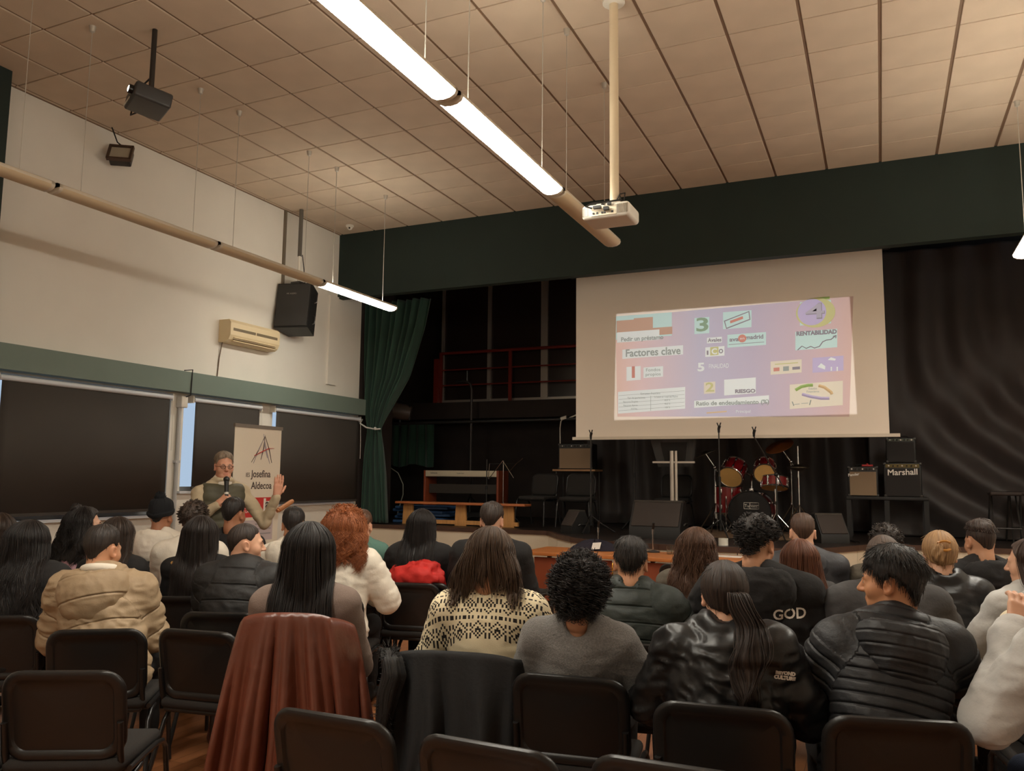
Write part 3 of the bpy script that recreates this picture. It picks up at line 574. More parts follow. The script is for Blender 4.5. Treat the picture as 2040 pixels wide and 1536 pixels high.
# stage spotlight on the left
c = PX(797, 820, 12.6); o = empty('stage_spotlight', c, label='black cylindrical stage spotlight beside the tied curtain', cat='spotlight')
MB().lathe([(.13, -.2), (.15, -.1), (.15, .12), (.17, .14), (.17, .2), (.13, .2), (.12, .1)], 24, Matrix.Rotation(R(-65), 4, 'Z') @ Matrix.Rotation(R(80), 4, 'X')).build('can', mat('spot_black', (84, 72, 64), .4), o)
MB().lathe([(.02, .1), (.125, .12), (.02, .14)], 20, Matrix.Rotation(R(-65), 4, 'Z') @ Matrix.Rotation(R(80), 4, 'X')).build('lens', mat('lens_dark', (90, 84, 78), .15), o)
MB().tube([(-.2, 0, -.2), (-.2, 0, .1), (0, 0, .2), (.2, 0, .1), (.2, 0, -.15)], .012, n=6).build('yoke', blk, o)
c2 = PX(880, 838, 12.6)
thing1('lighting_bar', MB().cyl((c[0]-.4, 12.6, c[2]-.22), (PX(1150, 826, 12.6)[0], 12.6, c[2]-.2), .028, n=10).cyl((c[0], 12.6, c[2]-.25), (c[0], 12.6, c[2]-.1), .02).cyl((c[0]-.38, 12.6, c[2]-.22), (c[0]-.38, 12.6, 6.0), .02).cyl((PX(1150, 826, 12.6)[0], 12.6, c[2]-.2), (PX(1150, 826, 12.6)[0], 12.6, 6.0), .02), blk, 'long black lighting bar below the gallery carrying the spotlight', 'bar')
# white plug and cable at the screen's lower corner
a = PX(1118, 835, 12.6); b = PX(1150, 826, 12.6); e = PX(1116, 885, 12.6)
thing1('white_plug_cable', MB().tube([b, (b+a)/2+np.array((0, 0, -.02)), a], .012, n=6).tube([(b*.35+a*.65), a], .035, n=10).tube([a, a+np.array((-.02, 0, -.15)), e], .009, n=6), whp, 'white cable with plugs hanging above the combo amplifier', 'cable')
# loop of pale cable near the curtain
pts = [PX(*q, 12.7) for q in ((752, 938), (775, 930), (793, 942), (803, 965), (803, 985), (797, 1005), (790, 1030))]
thing1('cable_loop', MB().tube(pts, .008, n=6), mat('pale_cable', (150, 150, 135), .5), 'pale cable arching out from behind the green curtain', 'cable')
# music stand (folding, silver)
MY = 12.3; c = PX(1003, 1030, MY); ct = PX(1003, 918, MY); o = empty('music_stand', (ct[0], MY, ZS), label='folding silver music stand between piano and stage chairs', cat='music stand'); h = ct[2]-ZS
MB().cyl((0, 0, .2), (0, 0, h), .008, n=8).build('pole', chrome, o)
for k in range(3): MB().tube([(0, 0, .35), (.28*math.cos(2.1*k+.3), .28*math.sin(2.1*k+.3), .012)], .007, n=6).build('leg', chrome, o)
for a, b in (((-.24, h-.05), (.24, h-.05)), ((-.24, h-.05), (-.26, h-.3)), ((0, h), (-.25, h-.3)), ((0, h), (.2, h-.28)), ((.24, h-.05), (.1, h-.2)), ((.24, h-.05), (.36, h+.04))): MB().cyl((a[0], -.03, a[1]), (b[0], -.03, b[1]), .006, n=6).build('desk_bar', chrome, o)
# combo amp on a small table
def amp(x, y, z, wd, hh, dd, face, label, trim=None, logo=None, lsize=.06, lpos=(0, .8), lm=None, knobs=7, case=None):
    o = empty('guitar_amplifier', (x, y, z), label=label, cat='amplifier', group='amplifiers on the stage')
    MB().rbox((0, dd/2, hh/2), (wd, dd, hh), .012).build('cabinet', case or blk, o)
    MB().cbox((0, -.002, hh*.43), (wd-.05, .012, hh*.78)).build('grille_cloth', face, o)
    MB().cbox((0, -.003, hh*.91), (wd-.05, .014, hh*.1)).build('control_panel', trim or dsteel, o)
    for k in range(knobs): MB().cyl((-wd*.36+wd*.72*k/(knobs-1), -.01, hh*.91), (-wd*.36+wd*.72*k/(knobs-1), -.025, hh*.91), .011, n=8).build('knob', blk_gloss if k % 3 else chrome, o)
    for s in (-1, 1):
        for q in (0, 1): MB().rbox((s*(wd/2-.015), .015, .015+q*(hh-.03)), (.04, .04, .04), .008).build('corner_cap', dsteel, o)
    MB().tube([(-.1, dd/2, hh), (-.08, dd/2, hh+.025), (.08, dd/2, hh+.025), (.1, dd/2, hh)], .01, n=6).build('handle', blk, o)
    if logo: text_mesh(logo, lsize, lm or ink_w, o, 'logo', axes((lpos[0]*wd, -.011, lpos[1]*hh), (1, .0, .12 if logo != 'Marshall' else .04), (0, 0, 1)), bold=.002)
    return o
tan_g = mat('tan_grille', (150, 126, 100), .8, bump=.3, bscale=400); dk_g = mat('dark_grille', (34, 30, 29), .7, bump=.3, bscale=400)
AY = 12.5; a = PX(1112, 935, AY); b = PX(1180, 935, AY); tp = PX(1146, 884, AY)
aw = b[0]-a[0]; az = a[2]
o = empty('small_table', ((a[0]+b[0])/2, AY+.12, ZS), label='small table with steel legs under the tan combo amplifier', cat='table'); th = az-ZS
MB().rbox((0, 0, th-.015), (aw+.14, .4, .03), .006).build('table_top', mat('top_tan', (176, 132, 90), .5), o)
for sx in (-1, 1):
    for sy in (-1, 1): MB().cyl((sx*(aw/2+.02), sy*.16, 0), (sx*(aw/2+.02), sy*.16, th-.03), .013, n=8).build('leg', dsteel, o)
amp((a[0]+b[0])/2, AY, az, aw, tp[2]-az, .26, tan_g, 'tan-fronted combo amplifier on the small table by the screen', trim=dsteel, knobs=9)
# black table with three amplifiers at the right
AY2 = 12.1; a = PX(1686, 988, AY2); b = PX(1850, 992, AY2); th = (a[2]+b[2])/2-ZS; L = b[0]-a[0]; tb = mat('black_table', (26, 24, 23), .55)
o = empty('black_table', ((a[0]+b[0])/2, AY2+.22, ZS), label='black two-bay table carrying three amplifiers by the swagged drape', cat='table')
MB().rbox((0, 0, th-.02), (L, .5, .045), .006).build('table_top', tb, o)
for x in (-L/2+.03, 0, L/2-.03):
    for sy in (-1, 1): MB().cbox((x, sy*.21, (th-.04)/2), (.06, .05, th-.04)).build('leg', tb, o)
zt2 = ZS+th
a = PX(1690, 985, AY2); b = PX(1751, 985, AY2); t = PX(1720, 929, AY2); amp((a[0]+b[0])/2, AY2, zt2, b[0]-a[0], t[2]-zt2, .25, tan_g, 'small tan-fronted amplifier on the black table with a red pedal on top', logo='Fender', lsize=.05, lpos=(-.3, .72))
thing1('effect_pedal', MB().rbox(((a[0]+b[0])/2+.06, AY2+.1, zt2+(t[2]-zt2)+.012), (.14, .09, .028), .006).cyl(((a[0]+b[0])/2+.06, AY2+.06, t[2]+.02), ((a[0]+b[0])/2+.06, AY2+.06, t[2]+.04), .012, n=8), mat('pedal_red', (200, 50, 48), .4), 'small red effect pedal lying on the tan-fronted amplifier', 'pedal')
a = PX(1762, 985, AY2); b = PX(1838, 985, AY2); t = PX(1800, 922, AY2); amp((a[0]+b[0])/2, AY2, zt2, b[0]-a[0], t[2]-zt2, .3, dk_g, 'black amplifier with white script logo on the black table', trim=mat('gold_trim', (110, 96, 60), .35, metal=.7), logo='Marshall', lsize=.11, lpos=(0, .72))
zt3 = t[2]; a = PX(1766, 921, AY2); b = PX(1826, 921, AY2); t = PX(1796, 872, AY2); amp((a[0]+b[0])/2, AY2, zt3, b[0]-a[0], t[2]-zt3, .24, dk_g, 'small black amplifier stacked on the one with white logo', trim=mat('trim_green', (90, 98, 84), .4))
# floor monitors
def wedge(x, y, wd, hh, dd, rz, label, gr=None, feet=True):
    o = empty('floor_monitor', (x, y, ZS), rz, label, 'stage monitor', 'floor monitors on the stage')
    pr = [(-dd/2, 0), (dd/2, 0), (dd/2, hh*.45), (dd*.2, hh), (-dd*.05, hh), (-dd/2, hh*.3)]
    MB().prism(pr, 'x', -wd/2, wd/2).build('cabinet', blk, o)
    v = Vector((0, -dd*.45, hh*.7)).normalized(); n = Vector((0, -hh*.7, dd*.45)).normalized()
    Mx = axes((0, -dd*.275, hh*.65), (1, 0, 0), (0, dd*.45, hh*.7))
    MB().rbox((0, 0, .004), (wd*.92, math.hypot(dd*.45, hh*.7)*.92, .02), .006).xf(Mx).build('grille', gr or mat('monitor_grille', (62, 52, 46), .5, bump=.5, bscale=300), o)
    MB().cbox((0, dd*.08, hh+.005), (wd*.96, dd*.3, .02)).build('top_edge', mat('monitor_edge', (70, 64, 58), .45), o)
    for s in (-1, 1): MB().tube([(s*wd/2, -.05, hh*.35), (s*(wd/2+.02), -.03, hh*.4), (s*(wd/2+.02), .08, hh*.4), (s*wd/2, .1, hh*.35)], .012, n=6).build('handle', dsteel, o)
    return o
p = PX(1313, 1060, 10.6); wedge(p[0], 10.6, .66, .46, .5, 0, 'large floor monitor with a slanted grille at the apron centre')
p = PX(1146, 1045, 10.85); wedge(p[0], 10.85, .28, .3, .3, R(-35), 'small floor monitor turned sideways on the apron before the stage chairs')
p = PX(1650, 1065, 10.95); wedge(p[0], 10.95, .36, .34, .36, R(30), 'rounded floor monitor below the amplifier table')
# lectern with a clear top
LY = 11.5; c = PX(1343, 1010, LY); tp = PX(1340, 870, LY); o = empty('lectern', (c[0], LY, ZS), label='clear acrylic lectern top on a steel column', cat='lectern'); h = tp[2]-ZS
MB().cyl((-.025, 0, .03), (-.025, 0, h-.2), .03, n=12).cyl((.035, 0, .03), (.035, 0, h-.2), .02, n=12).build('column', steel, o)
MB().cbox((0, 0, h-.36), (.6, .03, .025)).build('cross_bar', steel, o)
acr = mat('clear_acrylic', (214, 214, 210), .08, alpha=.05)
MB().add([(-.34, -.02, h), (.34, -.02, h), (.25, .1, h-.42), (-.25, .1, h-.42), (-.34, -.012, h), (.34, -.012, h), (.25, .108, h-.42), (-.25, .108, h-.42)], [(0, 1, 2, 3), (7, 6, 5, 4), (0, 4, 5, 1), (1, 5, 6, 2), (2, 6, 7, 3), (3, 7, 4, 0)]).build('acrylic_panel', acr, o)
MB().tube([(-.34, -.02, h), (.34, -.02, h)], .006, n=6).build('panel_edge', mat('acrylic_edge', (200, 190, 176), .2), o)
MB().add([(-.19, .0, h-.08), (.19, 0, h-.08), (.14, .06, h-.36), (-.14, .06, h-.36), (-.19, .03, h-.08), (.19, .03, h-.08), (.14, .09, h-.36), (-.14, .09, h-.36)], [(0, 1, 2, 3), (7, 6, 5, 4), (0, 4, 5, 1), (1, 5, 6, 2), (2, 6, 7, 3), (3, 7, 4, 0)]).build('reading_tray', blk, o)
MB().rbox((0, 0, .02), (.45, .4, .04), .01).build('base', dsteel, o)
# ------------------------------------------------------------ drum kit
DY = 11.95; red_d = mat('drum_red', (120, 22, 26), .18, coat=.6, var=.1); head_m = mat('drum_head', (218, 172, 104), .5, var=.06); brass = mat('cymbal_bronze', (186, 112, 62), .35, metal=.35)
def drum(name, c, r, dep, ax, label, shell=red_d, hm=head_m, parent=None, lugs=8):
    # ax: unit direction of the drum axis (points at the lower or front head)
    o = empty(name, c, label=label, cat='drum', group='drum kit'); z = Vector(ax).normalized(); x = z.orthogonal().normalized(); y = z.cross(x)
    Mx = Matrix(((x.x, y.x, z.x, 0), (x.y, y.y, z.y, 0), (x.z, y.z, z.z, 0), (0, 0, 0, 1)))
    MB().lathe([(r*.98, -dep/2), (r, -dep/2), (r, dep/2), (r*.98, dep/2)], 32, Mx).build('shell', shell, o)
    for s in (-1, 1):
        MB().lathe([(r*.985, s*(dep/2+.003)-.001), (r*.985, s*(dep/2+.003)+.001)], 32, Mx).build('drum_head', hm, o)
        a = [(r*math.cos(t)*1.02, r*math.sin(t)*1.02, s*dep/2) for t in np.linspace(0, 2*math.pi, 33)]
        MB().tube(a, .011, n=6, caps=False).xf(Mx).build('hoop', chrome if name != 'bass_drum' else blk_gloss, o)
    for k in range(lugs):
        t = 2*math.pi*(k+.5)/lugs
        for s in (-1, 1): MB().rbox((r*1.03*math.cos(t), r*1.03*math.sin(t), s*dep*.3), (.028, .028, dep*.22), .008, n=2).xf(Mx).build('lug', chrome, o)
        MB().cyl((r*1.05*math.cos(t), r*1.05*math.sin(t), -dep*.5), (r*1.05*math.cos(t), r*1.05*math.sin(t), dep*.5), .005, n=5).xf(Mx).build('tension_rod', chrome, o)
    return o
bc = PX(1496, 1003, DY); br_ = .285
bd = drum('bass_drum', (bc[0], DY+.1, ZS+br_+.02), br_, .4, (-.05, -1, 0), 'black-fronted bass drum on the stage', shell=red_d, hm=mat('bass_head', (16, 15, 16), .3), lugs=10)
lg = MB()
for a, b in (((-.1, .085), (.1, .085)), ((-.1, .0), (.1, .0)), ((-.1, 0), (-.1, .085)), ((.1, 0), (.1, .085)), ((-.02, 0), (-.02, .085))): lg.tube([(a[0]+.02, -.208, a[1]+.05), (b[0]+.02, -.208, b[1]+.05)], .003, n=4)
lg.build('logo_frame', ink_w, bd); text_mesh('Tu', .06, ink_w, bd, 'logo', axes((-.04, -.21, .09), (1, 0, 0), (0, 0, 1))); text_mesh('instrumento\nMUSICAL', .022, ink_w, bd, 'logo', axes((.06, -.21, .09), (1, 0, 0), (0, 0, 1)))
for s in (-1, 1): MB().tube([(s*.22, -.1, -.1), (s*.33, -.3, -br_-.01)], .01, n=6).build('spur', chrome, bd)
MB().rbox((0, 0, br_+.02), (.06, .08, .06), .01).cyl((0, 0, br_), (0, 0, br_+.25), .014, n=8).cyl((0, 0, br_+.22), (-.17, .02, br_+.32), .012, n=6).cyl((0, 0, br_+.22), (.14, .02, br_+.32), .012, n=6).build('tom_holder', chrome, bd)
c = PX(1460, 940, DY); drum('tom_drum', c, .165, .27, (-.15, -.85, -.6), 'red rack tom tilted over the floor tom')
c = PX(1524, 936, DY); drum('tom_drum', c, .145, .24, (.1, -.95, -.5), 'smaller red rack tom beside the angled boom stand')
c = PX(1453, 972, DY+.15); fl_z = c[2]; o = drum('floor_tom', (c[0]-.02, DY+.2, ZS+.47), .19, .38, (0, 0, -1), 'deep red floor tom left of the bass drum')
for k in range(3): MB().tube([(.2*math.cos(2.1*k+.5), .2*math.sin(2.1*k+.5), .05), (.22*math.cos(2.1*k+.5), .22*math.sin(2.1*k+.5), -.46)], .009, n=6).build('leg', chrome, o)
c = PX(1543, 962, DY); o = drum('snare_drum', (c[0], DY, c[2]), .18, .14, (0, -.25, -1), 'flat red snare drum on a low stand right of the bass drum')
hz = c[2]-ZS
MB().cyl((0, .05, -.06), (0, .05, -hz+.15), .012, n=8).build('stand_pole', chrome, o)
for k in range(3): MB().tube([(0, .05, -hz+.3), (.25*math.cos(2.1*k), .05+.25*math.sin(2.1*k), -hz+.012)], .009, n=6).build('stand_leg', chrome, o)
def cymbal(pt, r, tilt, y, base, label, m=brass, two=False, boomdx=0.):
    o = empty('cymbal', (base, y, ZS), label=label, cat='cymbal', group='cymbals of the drum kit'); p = np.array(pt)-np.array((base, y, ZS))
    Mx = Matrix.Translation(Vector(p)) @ Matrix.Rotation(R(tilt[0]), 4, 'X') @ Matrix.Rotation(R(tilt[1]), 4, 'Y')
    MB().lathe([(.012, .03), (.05, .028), (.07, .012), (r, -.012), (r, -.015), (.07, .008), (.04, .02), (.012, .02)], 36, Mx).build('disc', m, o)
    if two: MB().lathe([(.012, -.06), (.05, -.055), (.07, -.04), (r, -.02), (r, -.023), (.07, -.045), (.012, -.065)], 36, Mx).build('lower_disc', m, o)
    hj = p[2]*.82 if boomdx else p[2]+(.28 if two else .04)
    MB().cyl((0, 0, .2), (0, 0, hj), .013, n=8).build('pole', chrome, o)
    if boomdx: MB().tube([(-(p[0])*.3, 0, hj-(p[2]-hj)*.3), (0, 0, hj), tuple(p), tuple(p+np.array((0, 0, .03)))], .009, n=6).build('boom', chrome, o); MB().sph((0, 0, hj), .03).build('joint', chrome, o)
    for k in range(3):
        a = 2.094*k+.5; MB().tube([(0, 0, .42), (.15*math.cos(a), .15*math.sin(a), .22), (.32*math.cos(a), .32*math.sin(a), .012)], .01, n=6).build('leg', chrome, o)
    return o
cymbal(PX(1552, 888, DY+.1), .2, (28, -16), DY+.25, PX(1575, 905, DY+.25)[0], 'large bronze cymbal tilted above the drum kit', boomdx=1)
cymbal(PX(1590, 929, DY+.1), .15, (0, 0), DY+.1, PX(1590, 929, DY+.1)[0], 'flat pair of hi-hat cymbals on a thin rod', m=mat('hat_dark', (110, 100, 84), .3, metal=.9), two=True)
cymbal(PX(1405, 903, DY), .2, (6, -22), DY+.1, PX(1424, 908, DY+.1)[0], 'thin edge-on cymbal left of the red toms', m=mat('hat_edge', (120, 108, 90), .3, metal=.9), boomdx=1)
# rug and throne, stool
thing1('stage_rug', MB().rbox((PX(1480, 1040, 11.6)[0], 11.75, ZS+.008), (1.7, 1.6, .014), .004), mat('rug', (112, 88, 66), .95, var=.25, vscale=9, bump=.3), 'brown rug under the drum kit', 'rug')
def stool(x, y, label):
    o = empty('folding_stool', (x, y, ZS), label=label, cat='stool', group='stools by the side drape')
    MB().rbox((0, 0, .62), (.34, .34, .05), .02).build('seat', mat('stool_seat', (50, 40, 36), .7), o)
    for sx in (-1, 1):
        MB().tube([(sx*.15, -.15, .6), (sx*.16, -.05, .62), (sx*.17, .1, .3), (sx*.18, .22, .01)], .011, n=6).build('leg', dsteel, o)
        MB().tube([(sx*.13, .12, .6), (sx*.14, -.02, .3), (sx*.15, -.2, .01)], .011, n=6).build('leg', dsteel, o)
    MB().cyl((-.15, -.1, .2), (.15, -.1, .2), .009, n=6).build('stretcher', dsteel, o)
    return o
for k, px_ in enumerate((2002, 2050)):
    p = PX(px_, 1000, 11.7); stool(p[0], 11.7+.45*k, ('dark folding stool with thin legs by the swagged drape', 'dark stool behind the folding one by the swagged drape')[k])
# ============================================================ TABLE BELOW THE APRON
tz = .78; TYf, TYb = 8.55, 9.3
xl = onz(1042, 1098, tz)[0]*1.0; xr = ony(1500, 1112, TYf)[0]
tw = mat('table_orange', (206, 128, 70), .4, var=.1, vscale=2, stretch=(1, 8, 1)); tf = mat('table_front', (150, 74, 44), .5, var=.1)
xl = ony(1040, 1098, TYf)[0]
ztab = ony(1040, 1098, TYf)[2]
n_t = 2; Lh = (xr-xl)/2
for k in range(2):
    o = empty('folding_table', (xl+Lh*(k+.5), (TYf+TYb)/2, 0), label=('orange table with a folded navy jacket on it, in front of the apron', 'orange table with white paper on it, in front of the apron')[k], cat='table', group='tables below the stage')
    MB().rbox((0, 0, ztab-.02), (Lh-.006, TYb-TYf, .04), .006).build('table_top', tw, o)
    for sx in (-1, 1):
        for sy in (-1, 1): MB().cbox((sx*(Lh/2-.06), sy*((TYb-TYf)/2-.06), (ztab-.04)/2), (.045, .045, ztab-.04)).build('leg', dsteel, o)
    MB().cbox((-.06, -(TYb-TYf)/2+.09, ztab*.62), (Lh*.72, .018, ztab*.6)).build('modesty_panel', tf, o)
def desk_mic(px, py, label):
    d = ray(px, py); q = CAM+d*(ztab-1.6)/d[2]; q[1] = min(q[1], TYb-.12); q[1] = max(q[1], TYf+.1); x = ony(px, py, q[1])[0]
    o = empty('desk_microphone_stand', (x, q[1], ztab), label=label, cat='microphone stand', group='desk microphone stands')
    MB().lathe([(.075, 0), (.075, .012), (.02, .022), (.01, .03)], 24).build('base', dsteel, o)
    MB().cyl((0, 0, .02), (0, 0, .2), .008, n=8).cyl((0, 0, .2), (0, 0, .26), .012, n=8).build('stem', chrome, o)
    MB().tube([(0, 0, .26), (.01, -.01, .29), (.015, -.03, .33)], .014, n=8).build('clip', blk, o)
    return o
desk_mic(1192, 1088, 'desk microphone stand beside the dark folded jacket'); desk_mic(1301, 1096, 'desk microphone stand in front of the large floor monitor')
c = PX(1190, 1078, TYb-.1)
jk = MB(); U, V = np.meshgrid(np.linspace(0, 2*math.pi, 28), np.linspace(0.02, 1, 10), indexing='ij')
jk.grid(np.stack([c[0]+.3*V*np.cos(U)*(1+.1*np.sin(3*U)), TYb-.2+.13*V*np.sin(U), ztab+.002+.1*np.maximum(0, 1-V**2)**.6*(1+.25*np.sin(5*U+3*V))], -1))
thing1('folded_jacket', jk, mat('navy_cloth', (38, 34, 48), .85, bump=.3, bscale=40), 'dark navy jacket folded on the table behind a desk microphone', 'jacket', angle=180)
p = PX(1197, 1072, TYb-.16); thing1('paper_card', MB().add([(p[0]-.05, TYb-.36, ztab+.02), (p[0]+.05, TYb-.36, ztab+.03), (p[0]+.05, TYb-.3, ztab+.1), (p[0]-.05, TYb-.3, ztab+.09), (p[0]-.05, TYb-.355, ztab+.02), (p[0]+.05, TYb-.355, ztab+.03), (p[0]+.05, TYb-.295, ztab+.1), (p[0]-.05, TYb-.295, ztab+.09)], [(0, 1, 2, 3), (7, 6, 5, 4), (0, 4, 5, 1), (1, 5, 6, 2), (2, 6, 7, 3), (3, 7, 4, 0)]), ink_w, 'white paper card propped on the folded navy jacket', 'card')
p = PX(1243, 1072, TYb-.2); thing1('white_cloth', MB().sph((p[0], TYb-.2, ztab+.03), .08, 12, 8, (1.2, .8, .4)), ink_w, 'crumpled white tissue on the table', 'tissue')
for k, q in enumerate((1333, 1342)):
    p = PX(q, 1088, TYb-.25); thing1('drinking_glass', MB().lathe([(.025, 0), (.03, .09), (.027, .09), (.022, .005)], 16, Matrix.Translation((p[0], TYb-.25, ztab))), mat('clear_glass', (230, 235, 235), .05, trans=1.), ('drinking glass on the table', 'second drinking glass on the table')[k]+' by the wavy-haired woman', 'glass', 'glasses on the table')
p = PX(1450, 1100, TYb-.2); thing1('paper_sheet', MB().box((p[0]-.15, TYb-.3, ztab), (p[0]+.15, TYb-.1, ztab+.003)), ink_w, 'white paper lying at the far end of the orange table', 'paper')
p = PX(1441, 1080, 9.75); thing1('adhesive_tape_roll', MB().lathe([(.03, 0), (.055, 0), (.055, .08), (.03, .08)], 20, Matrix.Translation((p[0], 9.75, ZS)) @ Matrix.Rotation(R(0), 4, 'X')), whp, 'white roll standing on the apron edge', 'roll')
# cables dangling over the apron
for k, (x, l) in enumerate(((1706, 1110), (1714, 1112), (1690, 1094))):
    p = PX(x, 1082, 10.75); thing1('dangling_cable', MB().tube([(p[0]-.1-.05*k, 11.3, ZS+.01), (p[0]-.02, 10.98, ZS+.015), (p[0], 10.94, ZS-.02), (p[0]+.01, 10.94, ZS-.18-.04*k)], .007, n=6), blk, ('black cable hanging over the stage edge', 'second black cable hanging over the stage edge', 'short black cable hanging over the stage edge')[k]+' right of the bowed apron', 'cable', 'cables over the stage edge')
# ============================================================ CHAIRS
ch_pl = mat('chair_black_plastic', (30, 28, 27), .36, bump=.06, bscale=350); ch_fab = mat('chair_fabric', (42, 38, 35), .9, bump=.2, bscale=500, var=.1, vscale=90); ch_tube = mat('chair_black_tube', (34, 32, 31), .3, spec=.6)
def rrect(w, h, r, n=6):
    P = []
    for q, (sx, sz) in enumerate(((1, 1), (-1, 1), (-1, -1), (1, -1))):
        for i in range(n+1):
            a = R(90*q+90*i/n); P.append((sx*(w/2-r)+r*math.cos(a), sz*(h/2-r)+r*math.sin(a)))
    return P
def back_pt(x, z, y):   # curved and tilted back plate: local plate coords -> chair coords
    y2 = y+.55*x*x; t = R(11); zz = z+.0
    return (x, -.235+y2*math.cos(t)-zz*math.sin(t), .645+zz*math.cos(t)+y2*math.sin(t)*.3)
def ring_mesh(levels, cap=True):
    mb = MB(); rows = []
    for (w, h, r, y) in levels: rows.append([back_pt(x, z, y) for x, z in rrect(w, h, r)])
    k = len(rows[0]); v = [p for row in rows for p in row]; f = []
    for i in range(len(rows)-1):
        for j in range(k): f.append((i*k+j, i*k+(j+1) % k, (i+1)*k+(j+1) % k, (i+1)*k+j))
    f.append(tuple(range(k))); f.append(tuple(reversed(range((len(rows)-1)*k, len(rows)*k))))
    return mb.add(v, f)
def make_chair():
    o = empty('conference_chair')
    ring_mesh([(.40, .28, .05, .0), (.46, .355, .08, .0), (.475, .365, .09, -.004), (.48, .37, .09, -.016), (.472, .362, .088, -.027), (.45, .342, .08, -.031), (.40, .295, .055, -.028), (.385, .28, .05, -.018), (.30, .2, .04, -.02), (.1, .06, .02, -.02)]).build('back_shell', ch_pl, o, angle=50)
    ring_mesh([(.2, .1, .04, .034), (.4, .29, .06, .03), (.44, .335, .075, .015), (.445, .34, .08, .0)]).build('back_cushion', ch_fab, o, angle=60)
    sc = MB().rbox((0, .0, .445), (.47, .45, .06), .028, n=4); sc.v = [(x, y, z-(.5*max(0, y-.12)**2*2) - .01*(1-(x/.23)**2)*(z > .44)) for x, y, z in sc.v]; sc.build('seat', ch_fab, o, angle=60)
    MB().rbox((0, 0, .41), (.44, .42, .025), .01).build('seat_pan', ch_pl, o)
    for s in (-1, 1):
        x = s*.245
        MB().tube([(x, .12, .425), (x, .2, .415), (x*1.01, .235, .38), (x*1.04, .25, .25), (x*1.08, .28, .012)], .0125, n=8).build('leg', ch_tube, o, angle=80)
        MB().tube([(x, -.05, .40), (x, -.12, .385), (x*1.0, -.16, .34), (x*1.06, -.22, .15), (x*1.1, -.27, .012)], .0125, n=8).build('leg', ch_tube, o, angle=80)
        MB().tube([(x, -.17, .42), (x, 0, .425), (x, .14, .425)], .0125, n=8).build('side_rail', ch_tube, o, angle=80)
        MB().tube([(s*.215, -.12, .42), (s*.22, -.19, .43), (s*.222, -.215, .5), (s*.222, -.235, .62)], .013, n=8, flat=1.4).build('back_support', ch_pl, o, angle=80)
    MB().cyl((-.24, .1, .405), (.24, .1, .405), .011, n=8).build('cross_bar', ch_tube, o); MB().cyl((-.24, -.1, .395), (.24, -.1, .395), .011, n=8).build('cross_bar', ch_tube, o)
    return o
CH0 = make_chair(); CH_used = [0]
def chair(x, y, rz, label, z=0., group='black conference chairs', sc=1.):
    o = CH0 if not CH_used[0] else copy_tree(CH0); CH_used[0] += 1
    o.location = (x, y, z); o.rotation_euler = (0, 0, rz)
    return tag(o, label, 'chair', group)
